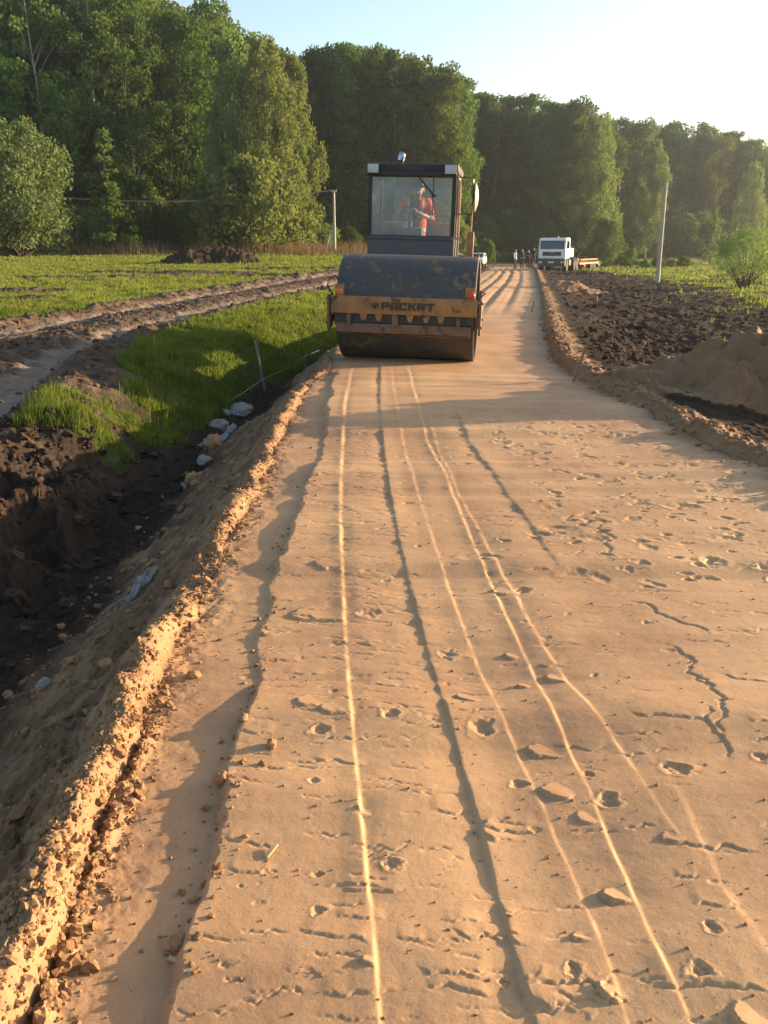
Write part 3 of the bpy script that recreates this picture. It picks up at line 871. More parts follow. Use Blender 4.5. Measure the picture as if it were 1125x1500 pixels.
# clods along the left track
t = rg.random(3200); ya = 9 * (48 / 9) ** t
tx = np.interp(ya, TRK[:, 1], TRK[:, 0]) + rg.normal(0, 1, 3200) * .3 + rg.choice([-2.0, 0.0, 0.2, 2.0], 3200)
S1 = 0.015 * (0.07 / 0.015) ** (rg.random(3200) ** 2.4)
clod_stuff('mud_clods', np.stack([tx, ya, terrain(tx, ya)[0] + S1 * .25], -1), S1, 1, M['mud_clod'], 4, 'brown mud clods thrown up along the rutted track', 'clods', .5)
# clods on the ploughed dark field
n = 3600; ya = 14 * (75 / 14) ** rg.random(n); tx = np.interp(ya, YR, XRv) + 0.8 + rg.random(n) ** 1.3 * ya * .55
zz, mm, _, _ = terrain(tx, ya)
S1 = 0.02 * (0.11 / 0.02) ** (rg.random(n) ** 2.6)
k = (mm[:, 2] < .4) & (mm[:, 0] < .4)
clod_stuff('soil_clods', np.stack([tx, ya, zz + S1 * .2], -1)[k], S1[k], 1, M['soil_clod'], 6, 'dark soil clods over the ploughed field on the right', 'clods', .5)

# single stones lying on the road
STONES = [(283, 983, 8, 'stone', 'sand_clod', 'brown clod lying alone on the road beside the left berm'),
          (326, 1139, 11, 'stone', 'red_stone', 'reddish flat stone at the shaded edge of the slab'),
          (398, 1093, 9, 'clod', 'sand_clod', 'small upright sand clod on the cracked slab'),
          (262, 1376, 17, 'clod', 'sand_clod', 'broken crumbling clod where the slab edge has split'),
          (357, 1057, 10, 'clod', 'sand_clod', 'dark crumb at the far end of the slab step'),
          (300, 848, 8, 'clod', 'sand_clod', 'round clod on the back of the left berm'),
          (62, 970, 12, 'stone', 'stone', 'grey stone in the shaded ditch below the sand slope')]
for i, (u, v, rp, nm, mt, lab) in enumerate(STONES):
    x, y = G(u, v, -0.3 if u < 100 else 0.0)
    kx = y / (F * CP - SP * (v - 750)); s_ = rp * kx
    vv, ff = clods(np.array([[0, 0, 0]]), np.array([s_]), 3, np.random.default_rng(60 + i), .4)
    o = link(nm, np_mesh(nm, vv, ff, True), M[mt]); o.location = (x, y, zat(x, y) + s_ * .35)
    tag(o, lab, nm)
for i, (u, v, L, a, lab) in enumerate([(398, 1252, .055, 1.1, 'short pale wood chip lying on the slab'), (255, 1402, .035, -.5, 'small yellow straw in the shade by the broken slab edge')]):
    x, y = G(u, v)
    mb = MB(); mb.box((0, 0, 0), (L, .012, .006), bevel=.002)
    o = mb.build('wood_chip', paint('chip' + 'ab'[i], (0.45, 0.33, 0.17), .8))
    o.location = (x, y, zat(x, y) + .008); o.rotation_euler = (0, -.12, a); tag(o, lab, 'wood chip')

# ----------------------------------------------------------------- grass
def blades(X, Y, H, W, rng, lean=0.45, segs=2):
    n = len(X); Z = terrain(X, Y)[0]
    th = rng.random(n) * 2 * PI; ph = rng.random(n) * 2 * PI
    bx, by = np.cos(th) * W * .5, np.sin(th) * W * .5
    lx, ly = np.cos(ph) * H * lean * rng.random(n), np.sin(ph) * H * lean * rng.random(n)
    v0 = np.stack([X - bx, Y - by, Z - .01], -1); v1 = np.stack([X + bx, Y + by, Z - .01], -1)
    m0 = np.stack([X - bx * .7 + lx * .35, Y - by * .7 + ly * .35, Z + H * .55], -1); m1 = np.stack([X + bx * .7 + lx * .35, Y + by * .7 + ly * .35, Z + H * .55], -1)
    tp = np.stack([X + lx, Y + ly, Z + H * (1 - .25 * rng.random(n))], -1)
    v = np.stack([v0, v1, m1, m0, tp], 1).reshape(-1, 3)
    b = (np.arange(n) * 5)[:, None]
    f = np.concatenate([b + np.array([[0, 1, 2]]), b + np.array([[0, 2, 3]]), b + np.array([[3, 2, 4]])])
    return v, f


def grass_field(name, n, y0, y1, tmin, tmax, h, wpx, rng, mat, label, cat, thr=0.45, extra=None):
    D = (y0 + OFF) * ((y1 + OFF) / (y0 + OFF)) ** rng.random(n)
    X = rng.uniform(tmin, tmax, n) * D; Y = D - OFF
    z, m, reg, inf = terrain(X, Y, False)
    k = m[:, 2] + 0.16 * rng.normal(size=n) > thr
    k &= (reg == 0) & (m[:, 0] < .35)
    X, Y = X[k], Y[k]
    cl = np.clip(0.75 + 0.9 * fbm(X * 1.6, Y * 1.6, 3, 401), 0.25, 1.8)
    H = h * rng.uniform(.35, 1.4, len(X)) * cl * np.clip(1 + .6 * fbm(X * .5, Y * .5, 2, 431), .4, 1.6)
    kk = fbm(X * 2.2, Y * 1.6, 3, 433) + 0.5 * rng.random(len(X)) > -0.42
    X, Y, H = X[kk], Y[kk], H[kk]
    W = np.maximum(0.006, wpx * Y / 900.0) * rng.uniform(.7, 1.3, len(X))
    v, f = blades(X, Y, H, W, rng)
    return tag(link(name, np_mesh(name, v, f), mat), label, cat, kind='stuff')


rgg = np.random.default_rng(8)
grass_field('grass', 340000, 7.0, 26, -.62, -.01, 0.13, 0.9, rgg, M['grass'], 'short green grass on the bank beside the ditch', 'grass', .5)
grass_field('grass', 300000, 26, 95, -.62, .1, 0.12, 0.9, rgg, M['meadow'], 'green meadow grass between the track and the forest', 'grass', .5)
grass_field('grass', 120000, 18, 150, .1, .62, 0.17, 1.0, rgg, M['meadow'], 'patchy green grass on the right field', 'grass', .68)
grass_field('weeds', 9000, 7.5, 30, -.62, -.01, 0.30, 0.8, rgg, M['grass'], 'taller loose weeds standing out of the bank grass', 'weeds', .55)
# dry stalks along the forest edge
n = 15000
D = 74 * (92 / 74) ** rgg.random(n); X = rgg.uniform(-.60, .02, n) * D
k = noise(X * .2, D * .2, 77) + .5 * rgg.random(n) > .1
X, D = X[k], D[k]
v, f = blades(X, D, rgg.uniform(.35, 1.15, len(X)) * np.clip(1 + fbm(X * .4, D * .4, 2, 7), .4, 1.5), np.full(len(X), .05), rgg, .4)
tag(link('dry_grass', np_mesh('dry_grass', v, f), M['dry_grass']), 'tall dry brown stalks along the foot of the forest', 'dry grass', kind='stuff')

#PART2

# ----------------------------------------------------------------- trees
def rand_unit(rng, n):
    v = rng.normal(size=(n, 3)); return v / np.linalg.norm(v, axis=1, keepdims=True)


def leaf_cards(C, size, rng, droop=0.0, flat=0.0):
    """one diamond leaf clump per centre"""
    n = len(C)
    a = rand_unit(rng, n)
    if droop: a[:, 2] = -np.abs(a[:, 2]) - droop; a /= np.linalg.norm(a, axis=1, keepdims=True)
    b = np.cross(a, rand_unit(rng, n)); b /= np.linalg.norm(b, axis=1, keepdims=True) + 1e-9
    s = (size * rng.uniform(.55, 1.35, n))[:, None]
    c = np.cross(a, b) * s * .22
    a = a * s; b = b * s * rng.uniform(.45, .8, n)[:, None]
    v = np.stack([C + a, C + b + c, C - a * .9, C - b - c], 1).reshape(-1, 3)
    f = np.arange(4 * n).reshape(n, 4)
    return v, f


def make_tree(name, H, base, Rad, shape, nclump, nleaf, lsize, rng, leaf, bark, droop=0.0, rclump=0.30, trunk_r=None, limbs=26, clump_flat=0.8, top_gap=0.0, stems=1, lean=0.0, inner=0.0):
    root = empty(name)
    trunk_r = trunk_r or H * 0.009
    # trunk bends
    zz = np.linspace(0, H * 0.96, 9)
    bend = np.cumsum(rng.normal(0, H * .006, (9, 2)), 0); bend[0] = 0

    def axis(z):
        return np.stack([np.interp(z, zz, bend[:, 0]), np.interp(z, zz, bend[:, 1])], -1)
    h = rng.random(nclump) ** 0.85
    z = base + (H - base) * h
    pr = np.interp(h, np.linspace(0, 1, len(shape)), shape) * Rad
    th = rng.random(nclump) * 2 * PI
    rr = pr * rng.random(nclump) ** 0.38
    ax = axis(z)
    lump = 1 + 0.25 * noise(np.cos(th) * 1.6 + h * 4, np.sin(th) * 1.6, int(rng.integers(99)))
    C = np.stack([ax[:, 0] + rr * np.cos(th) * lump, ax[:, 1] + rr * np.sin(th) * lump, z], -1)
    rc = Rad * rclump * rng.uniform(.55, 1.3, nclump) * (0.55 + 0.45 * np.clip(pr / Rad, 0, 1))
    keep = rng.random(nclump) > top_gap
    C, rc, h, pr = C[keep], rc[keep], h[keep], pr[keep]
    cnt = np.maximum(6, (nleaf * (rc / (Rad * rclump)) ** 2).astype(int))
    ci = np.repeat(np.arange(len(C)), cnt)
    u = rand_unit(rng, len(ci)) * (rng.random(len(ci)) ** 0.45)[:, None]
    if droop:
        u[:, 2] = u[:, 2] * 1.0 - rng.random(len(ci)) ** 1.5 * 2.4 * droop
        u[:, :2] *= .8
    u[:, 2] *= clump_flat
    Lc = C[ci] + u * rc[ci][:, None]
    if inner:
        k = int(len(ci) * inner)
        hh = rng.random(k); p2 = np.interp(hh, np.linspace(0, 1, len(shape)), shape) * Rad * rng.random(k) ** .5 * .8
        t2 = rng.random(k) * 2 * PI; zz2 = base + (H - base) * hh; a2 = axis(zz2)
        Lc = np.concatenate([Lc, np.stack([a2[:, 0] + p2 * np.cos(t2), a2[:, 1] + p2 * np.sin(t2), zz2], -1)])
    Lc[:, 2] = np.maximum(Lc[:, 2], 0.1)
    v, f = leaf_cards(Lc, lsize, rng, 0.6 * (droop > 0))
    mb = MB()
    if stems == 1:
        mb.tube([(bend[i, 0], bend[i, 1], zz[i] - (0.3 if i == 0 else 0)) for i in range(9)], [trunk_r * (1.25 if i == 0 else 1 - .82 * i / 8) for i in range(9)], 8)
    for i in rng.permutation(len(C))[:limbs]:
        zc = C[i, 2]; st = max(base * .55, zc - pr[i] * 0.9 - .3); st = min(st, zc)
        if stems > 1:
            p0 = np.array([rng.normal() * Rad * .06, rng.normal() * Rad * .06, -.1])
        else:
            a0 = axis(np.array([st]))[0]; p0 = np.array([a0[0], a0[1], st])
        p1 = C[i]; m_ = (p0 + p1) / 2 + np.array([0, 0, .06 * np.linalg.norm(p1 - p0)])
        r0 = trunk_r * (.22 if stems == 1 else .8) * (1 - .5 * h[i])
        mb.tube([p0, m_, p1], [r0, r0 * .65, r0 * .2], 5, False)
    mb.build('trunk', bark, root)
    link('crown', np_mesh('crown', v, f), leaf, root)
    return root


def rngs(i): return np.random.default_rng(1000 + i)


TALL = [.45, .75, .92, 1.0, 1.0, .92, .78, .5]
ROUND = [.6, .88, 1.0, 1.0, .98, .92, .78, .5]
BIRCH = [.85, 1.0, 1.0, .95, .88, .76, .58, .32]
CONE = [1.0, .92, .78, .64, .5, .36, .22, .06]
BALL = [.75, .95, 1.0, 1.0, .95, .8, .6, .3]
PROTO = {
    'tall0': make_tree('forest_tree', 25, 3.6, 3.9, TALL, 110, 150, .20, rngs(1), M['leaf_dark'], M['bark_pale'], rclump=.33, limbs=22, inner=.12),
    'tall1': make_tree('forest_tree', 25, 4.6, 3.7, TALL, 105, 150, .20, rngs(2), M['leaf_mid'], M['bark_pale'], rclump=.34, limbs=22, top_gap=.08),
    'tall2': make_tree('forest_tree', 25, 2.4, 4.1, ROUND, 120, 150, .20, rngs(3), M['leaf_dark'], M['bark'], rclump=.32, limbs=20, inner=.12),
    'round0': make_tree('forest_tree', 24, 2.4, 5.0, ROUND, 135, 160, .21, rngs(4), M['leaf_dark'], M['bark'], rclump=.30, limbs=22, inner=.1),
    'round1': make_tree('forest_tree', 24, 2.0, 4.8, ROUND, 130, 160, .21, rngs(5), M['leaf_mid'], M['bark'], rclump=.29, limbs=22, inner=.1),
    'birch0': make_tree('birch_tree', 23, 2.0, 4.6, BIRCH, 150, 170, .18, rngs(6), M['leaf_birch'], M['bark_pale'], droop=.9, rclump=.26, limbs=30, inner=.08),
    'birch1': make_tree('birch_tree', 23, 1.2, 4.3, BIRCH, 145, 170, .18, rngs(7), M['leaf_birch'], M['bark_pale'], droop=.7, rclump=.27, limbs=30, inner=.08),
    'young': make_tree('young_tree', 10, .8, 2.1, CONE, 60, 90, .13, rngs(8), M['leaf_mid'], M['bark'], rclump=.34, limbs=40, clump_flat=.5, trunk_r=.07),
    'young1': make_tree('young_tree', 8, .5, 1.9, CONE, 70, 110, .12, rngs(9), M['leaf_birch'], M['bark'], rclump=.32, limbs=30, clump_flat=.7, trunk_r=.07),
    'bush0': make_tree('bush', 6, .3, 3.0, BALL, 80, 150, .14, rngs(10), M['leaf_mid'], M['bark'], rclump=.32, limbs=20, stems=4, trunk_r=.08, inner=.15),
    'bush1': make_tree('bush', 5, .2, 2.6, BALL, 75, 150, .14, rngs(11), M['leaf_dark'], M['bark'], rclump=.34, limbs=20, stems=4, trunk_r=.08, inner=.15),
    'bush2': make_tree('bush', 5.5, .3, 3.0, BALL, 80, 150, .14, rngs(12), M['leaf_birch'], M['bark'], droop=.35, rclump=.32, limbs=20, stems=4, trunk_r=.08, inner=.15),
    'willow': make_tree('willow_bush', 8.5, .6, 4.4, BALL, 140, 230, .12, rngs(13), M['leaf_willow'], M['bark'], rclump=.26, limbs=30, stems=5, trunk_r=.12, inner=.12),
    'shrub': make_tree('shrub', 4.2, 1.1, 2.5, [.6, .95, 1, .95, .8, .6, .35], 100, 82, .075, rngs(14), M['leaf_birch'], M['bark'], rclump=.30, limbs=60, stems=7, trunk_r=.045),
}
PH = {'tall0': 25, 'tall1': 25, 'tall2': 25, 'round0': 24, 'round1': 24, 'birch0': 23, 'birch1': 23, 'young': 10, 'young1': 8, 'bush0': 6, 'bush1': 5, 'bush2': 5.5, 'willow': 8.5, 'shrub': 4.2}
_used = set()
tr_rng = np.random.default_rng(99)


def plant(kind, u, Y, vtop=None, H=None, wide=1.0, label=None, cat='tree', group=None, vbase=None):
    x = Y * (u - 562.5) / (F * CP - SP * (365 - 750))
    z = zat(x, Y)
    if H is None:
        u_, zt = XZ(u, vtop, Y)
        x = u_ if vtop > 0 else x
        z = zat(x, Y); H = zt - z
    s = H / PH[kind]
    if kind not in _used:
        o = PROTO[kind]; _used.add(kind)
    else:
        o = copy_tree(PROTO[kind])
    o.location = (x, Y, z)
    o.scale = (s * wide, s * wide, s)
    o.rotation_euler = (0, 0, tr_rng.random() * 6.28)
    return tag(o, label, cat, group)


SKY_U = [-150, -60, 0, 120, 200, 240, 262, 300, 340, 385, 430, 462, 500, 560, 600, 650, 680, 700, 760, 800, 860, 905, 940, 1000, 1060, 1125, 1250]
SKY_V = [-130, -110, -95, -70, -30, -4, 8, 2, 45, 50, 78, 72, 64, 70, 86, 98, 118, 136, 139, 146, 152, 172, 178, 182, 190, 212, 230]


def skyline(u): return float(np.interp(u, SKY_U, SKY_V))


gA, gB, gC, gD = 'tall trees at the left end of the forest', 'dense trees in the middle of the forest', 'trees of the forest behind the lorry', 'trees at the right end of the forest'
lA = 'tall dark forest tree with pale trunk at the left end of the forest edge'
lB = 'dense round-topped forest tree behind the roller cab'
lC = 'dark forest tree in the shaded wood behind the lorry'
lD = 'hazy sunlit forest tree at the right end of the forest'
FRONT = [
    # kind, u, Y, vtop, wide, label, group
    ('tall0', -70, 88, -95, 1.0, lA, gA), ('tall1', -15, 90, -85, 1.0, lA, gA), ('tall0', 35, 92, -75, 1.0, lA, gA), ('tall1', 78, 88, -60, .95, lA, gA),
    ('tall2', 118, 94, -55, 1.0, lA, gA), ('tall1', 160, 90, -35, 1.0, lA, gA), ('tall0', 205, 92, -15, .95, lA, gA), ('tall1', 236, 95, -6, .8, lA, gA),
    ('tall2', 262, 97, 22, .9, lA, gA),
    ('round1', 303, 104, 4, .72, 'round airy treetop rising above the weeping birches', None),
    ('birch1', 342, 90, 48, .85, 'light green weeping birch, left one of the three at the forest corner', None),
    ('birch0', 386, 88, 52, .95, 'bright weeping birch with drooping branches, middle of the three at the forest corner', None),
    ('birch1', 428, 93, 82, .8, 'narrow weeping birch, right one of the three at the forest corner', None),
    ('round0', 470, 116, 70, .82, lB, gB), ('tall2', 508, 114, 66, .95, lB, gB), ('round0', 545, 118, 70, .82, lB, gB), ('tall0', 580, 114, 76, 1.0, lB, gB),
    ('round1', 615, 116, 90, .85, lB, gB), ('round1', 650, 114, 100, .85, lB, gB), ('tall1', 672, 120, 118, .8, lB, gB),
    ('tall2', 700, 150, 138, 1.1, lC, gC), ('tall0', 728, 146, 139, 1.1, lC, gC), ('round0', 758, 150, 142, .85, lC, gC), ('tall0', 788, 148, 140, 1.1, lC, gC),
    ('tall2', 815, 146, 152, 1.1, lC, gC), ('round1', 848, 144, 150, .9, lC, gC),
    ('birch0', 880, 140, 166, .9, 'tall birch lit from the right beside the lorry, right of the shaded wood', None),
    ('tall2', 912, 176, 176, 1.1, lD, gD), ('round1', 944, 172, 180, .9, lD, gD),
    ('birch1', 958, 158, 205, .85, 'lit birch standing behind the leaning-looking right utility pole', None),
    ('round0', 985, 182, 181, .9, lD, gD), ('tall1', 1012, 186, 184, 1.2, lD, gD), ('round1', 1042, 184, 190, .95, lD, gD), ('tall2', 1072, 190, 194, 1.2, lD, gD),
    ('round0', 1100, 188, 206, .95, lD, gD), ('round1', 1132, 192, 216, 1.0, lD, gD), ('tall1', 1165, 190, 222, 1.2, lD, gD), ('round0', 1200, 195, 226, 1.0, lD, gD),
    ('birch0', 1105, 160, 238, .95, 'pale sunlit birch at the right edge of the picture above the shrub', None),
]
for (k, u, Y, vt, wd, lab, grp) in FRONT:
    plant(k, u, Y, vt, wide=wd, label=lab, cat='birch' if 'birch' in k else 'tree', group=grp)
# deeper rows
for row, (dy, dv) in enumerate(((9, 9), (19, 14), (30, 6))):
    for u in np.arange(-90, 1230, 36 if row < 2 else 44):
        uu = u + tr_rng.uniform(-12, 12)
        Y0 = float(np.interp(uu, [-100, 300, 430, 470, 680, 700, 880, 910, 1250], [90, 98, 104, 116, 118, 149, 149, 178, 192])) + dy + tr_rng.uniform(-3, 3)
        kinds = ['tall0', 'tall2', 'round0', 'tall1', 'round1']
        lab, grp = ((lA, gA) if uu < 285 else (('dark tall tree deep in the wood behind the weeping birches', 'trees behind the weeping birches') if uu < 455 else
                    ((lB, gB) if uu < 685 else ((lC, gC) if uu < 900 else (lD, gD)))))
        vt = skyline(uu) + dv + tr_rng.uniform(0, 14)
        plant(kinds[int(tr_rng.integers(5))], uu, Y0, vt, wide=1.0 + .12 * row, label=lab, cat='tree', group=grp)
# understorey
lU = 'leafy bush in the shade at the foot of the forest'
for u in np.arange(-80, 1210, 27):
    uu = u + tr_rng.uniform(-9, 9)
    Y0 = float(np.interp(uu, [-100, 300, 430, 470, 680, 700, 880, 910, 1250], [86, 90, 96, 111, 113, 142, 142, 168, 182])) + tr_rng.uniform(-1, 4)
    plant(['bush0', 'bush1', 'bush1', 'bush2'][int(tr_rng.integers(4))], uu, Y0, H=tr_rng.uniform(3.0, 6.5) * (1.25 if uu > 690 else 1), wide=1.0 if uu < 690 else 1.1, label=lU, cat='bush', group='bushes along the foot of the forest')
plant('bush2', 372, 84, 232, wide=1.15, label='big rounded bright bush in front of the weeping birches', cat='bush')
plant('bush0', 322, 85, 258, wide=.95, label='rounded mid green bush left of the bright bush under the birches', cat='bush')
plant('bush0', 428, 92, 322, wide=1.5, label='low bush just left of the left utility pole', cat='bush')
plant('bush2', 470, 98, 328, wide=1.4, label='low bush behind the left utility pole', cat='bush')
plant('bush1', 508, 100, 334, wide=1.2, label='small bush between left utility pole and roller', cat='bush')
plant('willow', 4, 72, 182, wide=.9, label='grey green rounded willow at the left edge of the meadow', cat='willow')
plant('young', 153, 76, 188, wide=.98, label='young slender tree standing alone before the dark wood', cat='tree')
plant('young', 52, 80, 212, wide=.8, label='young tree growing right behind the grey green willow', cat='tree')
plant('young1', 1047, 118, 308, wide=.85, label='cone-shaped young tree lit by the sun on the right', cat='tree')
plant('young1', 1078, 128, 325, wide=.8, label='smaller cone-shaped young tree right of the lit one', cat='tree')
plant('bush0', 887, 126, 322, wide=.9, label='bush behind the trailer, left of the right utility pole', cat='bush')
plant('bush0', 925, 112, 366, wide=.9, label='small bush at the edge of the right field', cat='bush')
plant('shrub', 1100, 46.5, 338, wide=.98, label='many-stemmed round shrub on the right field', cat='shrub')
lW = 'low green weeds beyond the crossing road'
for u in np.arange(695, 800, 9):
    plant('bush0', u + tr_rng.uniform(-3, 3), 114 + tr_rng.uniform(-1, 6), H=tr_rng.uniform(1.0, 2.2), wide=1.2, label=lW, cat='weeds', group='weeds beyond the crossing road')
lW = 'low weeds on the bank right of the trailer'
for u in np.arange(872, 1010, 13):
    plant('bush0', u + tr_rng.uniform(-3, 3), 100 + tr_rng.uniform(-6, 14), H=tr_rng.uniform(.5, 1.1), wide=1.6, label=lW, cat='weeds', group='weeds right of the trailer')
plant('bush0', 712, 108, 352, wide=.8, label='bright small bush just right of the roller drum', cat='bush')

# ----------------------------------------------------------------- paints of the machines
M['drum'] = paint('drum_steel', (0.055, 0.052, 0.055), .6, (0.10, 0.075, 0.05), .7, 3.6, metal=0.1, rust=(0.165, 0.115, 0.06), rust_pos=.565, rust_soft=.10, bump=.5)
M['ochre'] = paint('ochre_paint', (0.36, 0.17, 0.05), .6, (0.15, 0.085, 0.045), .85, 4.5, rust=(0.07, 0.035, 0.02), rust_pos=.61, bump=.3)
M['ochre_worn'] = paint('worn_ochre', (0.17, 0.085, 0.045), .65, (0.10, 0.06, 0.04), .7, 4, rust=(0.06, 0.03, 0.02), rust_pos=.56, bump=.3)
M['dark_metal'] = paint('dark_metal', (0.028, 0.028, 0.032), .55, (0.10, 0.075, 0.05), .5, 3, bump=.2)
M['cab_paint'] = paint('cab_paint', (0.045, 0.055, 0.075), .5, (0.10, 0.085, 0.07), .5, 2.5, bump=.1)
M['cab_dark'] = paint('cab_dark', (0.013, 0.014, 0.019), .5, (0.07, 0.06, 0.05), .4, 2.5, bump=.1)
M['brown_sunlit'] = paint('brown_sunlit_metal', (0.26, 0.16, 0.09), .65, (0.10, 0.06, 0.04), .6, 4, bump=.3)  # brown metal tone; also paints sunlight on right pillar and door frame
M['orange'] = paint('orange_hood', (0.46, 0.16, 0.04), .5, (0.22, 0.12, 0.06), .5, 2, bump=.1)
M['rubber'] = paint('rubber', (0.022, 0.022, 0.022), .85, (0.12, 0.09, 0.06), .6, 5, bump=.3)
M['white'] = paint('white_paint', (0.78, 0.78, 0.77), .4, (0.45, 0.38, 0.30), .35, 1.2, bump=.03)
M['grey_plastic'] = paint('grey_plastic', (0.045, 0.045, 0.05), .6, (0.14, 0.11, 0.08), .5, 2, bump=.05)
M['black'] = paint('black_plastic', (0.012, 0.012, 0.013), .45, bump=.03)
M['chrome'] = paint('chrome', (0.30, 0.34, 0.42), .22, metal=1.0, bump=.02)
M['lens_grey'] = paint('lamp_lens', (0.50, 0.50, 0.52), .25, (0.30, 0.27, 0.24), .6, 6, bump=.3)
M['lamp_red'] = paint('red_lens', (0.50, 0.055, 0.03), .25, (0.25, 0.12, 0.07), .5, 9, bump=.02)
M['lamp_orange'] = paint('orange_lens', (0.60, 0.16, 0.03), .3, (0.30, 0.14, 0.07), .5, 9, bump=.02)
M['letter'] = paint('letter_black', (0.020, 0.017, 0.016), .6, (0.16, 0.08, 0.03), .5, 8, bump=.05)
M['glass'] = glass_mat('dusty_sky_glass', (.92, .96, .98), .17, (.52, .60, .68))  # real dust, tinted bluish to paint in the sky's reflection
M['glass_clear'] = glass_mat('clean_glass', (.86, .9, .88), .05)
M['glass_truck'] = paint('dark_windscreen', (0.045, 0.055, 0.07), .08, bump=0.0)
M['concrete'] = paint('concrete', (0.40, 0.36, 0.31), .85, (0.25, 0.21, 0.17), .6, 1.5, bump=.4)
M['wood_grey'] = paint('grey_wood', (0.19, 0.175, 0.16), .8, (0.14, 0.12, 0.10), .6, 6, bump=.5)
M['wood'] = paint('stake_wood', (0.24, 0.15, 0.085), .8, (0.18, 0.11, 0.06), .6, 6, bump=.5)
M['trailer'] = paint('trailer_orange', (0.52, 0.13, 0.06), .55, (0.24, 0.13, 0.09), .5, 1.5, bump=.1)
M['seat'] = paint('seat_cloth', (0.03, 0.03, 0.035), .85, bump=.2)
M['cable'] = paint('wire', (0.34, 0.31, 0.26), .6, bump=0)
M['skin'] = paint('skin', (0.50, 0.27, 0.17), .5, bump=.05)
M['hair'] = paint('dark_hair', (0.012, 0.010, 0.009), .6, bump=.3, dirt_scale=9)
M['vest'] = paint('orange_vest', (0.92, 0.10, 0.03), .7, bump=.2, dirt_scale=6)
M['reflect'] = paint('reflective_band', (0.62, 0.60, 0.55), .4, bump=.05)
M['navy'] = paint('dark_shirt', (0.022, 0.024, 0.035), .85, bump=.2, dirt_scale=6)
M['jeans'] = paint('dark_trousers', (0.030, 0.036, 0.060), .85, bump=.2)
M['blacktop'] = paint('black_jacket', (0.016, 0.016, 0.018), .8, bump=.1)
M['paleblue'] = paint('pale_shirt', (0.42, 0.50, 0.62), .8, bump=.1)
M['maroon'] = paint('dark_brown_jacket', (0.055, 0.028, 0.024), .8, bump=.1)
M['shoe'] = paint('shoes', (0.015, 0.013, 0.012), .6, bump=.1)


def film_mat():
    m, nt, out = new_mat('crumpled_film')
    d = N(nt, 'ShaderNodeBsdfPrincipled'); d.inputs['Base Color'].default_value = (.24, .23, .215, 1); d.inputs['Roughness'].default_value = .3
    t = N(nt, 'ShaderNodeBsdfTransparent'); t.inputs['Color'].default_value = (.9, .9, .9, 1)
    mx = N(nt, 'ShaderNodeMixShader')
    nt.links.new(ramp(nt, noise_node(nt, 9, 6, .7, objvec(nt)), [(.35, .35), (.65, .95)]), mx.inputs[0])
    nt.links.new(t.outputs[0], mx.inputs[1]); nt.links.new(d.outputs[0], mx.inputs[2]); nt.links.new(mx.outputs[0], out.inputs['Surface'])
    return m


M['film'] = film_mat()

# ----------------------------------------------------------------- bodies: smooth union of capsules, meshed with surface nets
def surface_nets(dist, org, h):
    s = dist < 0
    nx, ny, nz = dist.shape
    cnt = np.zeros((nx - 1, ny - 1, nz - 1)); acc = np.zeros((nx - 1, ny - 1, nz - 1, 3))
    cs = [(i, j, k) for i in (0, 1) for j in (0, 1) for k in (0, 1)]

    def cor(a, c): return a[c[0]:nx - 1 + c[0], c[1]:ny - 1 + c[1], c[2]:nz - 1 + c[2]]
    for a in cs:
        for b in cs:
            if sum(np.abs(np.subtract(a, b))) == 1 and a < b:
                da, db = cor(dist, a), cor(dist, b)
                x = (da < 0) != (db < 0)
                t = np.where(x, da / np.where(x, da - db, 1), 0)
                for ax in range(3): acc[..., ax] += x * (a[ax] + t * (b[ax] - a[ax]))
                cnt += x
    act = cnt > 0
    ids = -np.ones(act.shape, int); ids[act] = np.arange(act.sum())
    ijk = np.argwhere(act)
    V_ = (ijk + acc[act] / cnt[act][:, None]) * h + org
    Fs = []
    for ax in range(3):
        b, c = (ax + 1) % 3, (ax + 2) % 3
        sl0 = [slice(None)] * 3; sl1 = [slice(None)] * 3
        sl0[ax] = slice(0, -1); sl1[ax] = slice(1, None)
        x = s[tuple(sl0)] != s[tuple(sl1)]
        P_ = np.argwhere(x)
        P_ = P_[(P_[:, b] > 0) & (P_[:, c] > 0) & (P_[:, b] < dist.shape[b] - 1) & (P_[:, c] < dist.shape[c] - 1)]
        fl = s[tuple(sl0)][tuple(P_.T)]
        q = []
        for (ob, oc) in ((0, 0), (-1, 0), (-1, -1), (0, -1)):
            r_ = P_.copy(); r_[:, b] += ob; r_[:, c] += oc
            q.append(ids[tuple(r_.T)])
        q = np.stack(q, 1)
        q[fl] = q[fl][:, ::-1]
        Fs.append(q)
    return V_, np.concatenate(Fs)


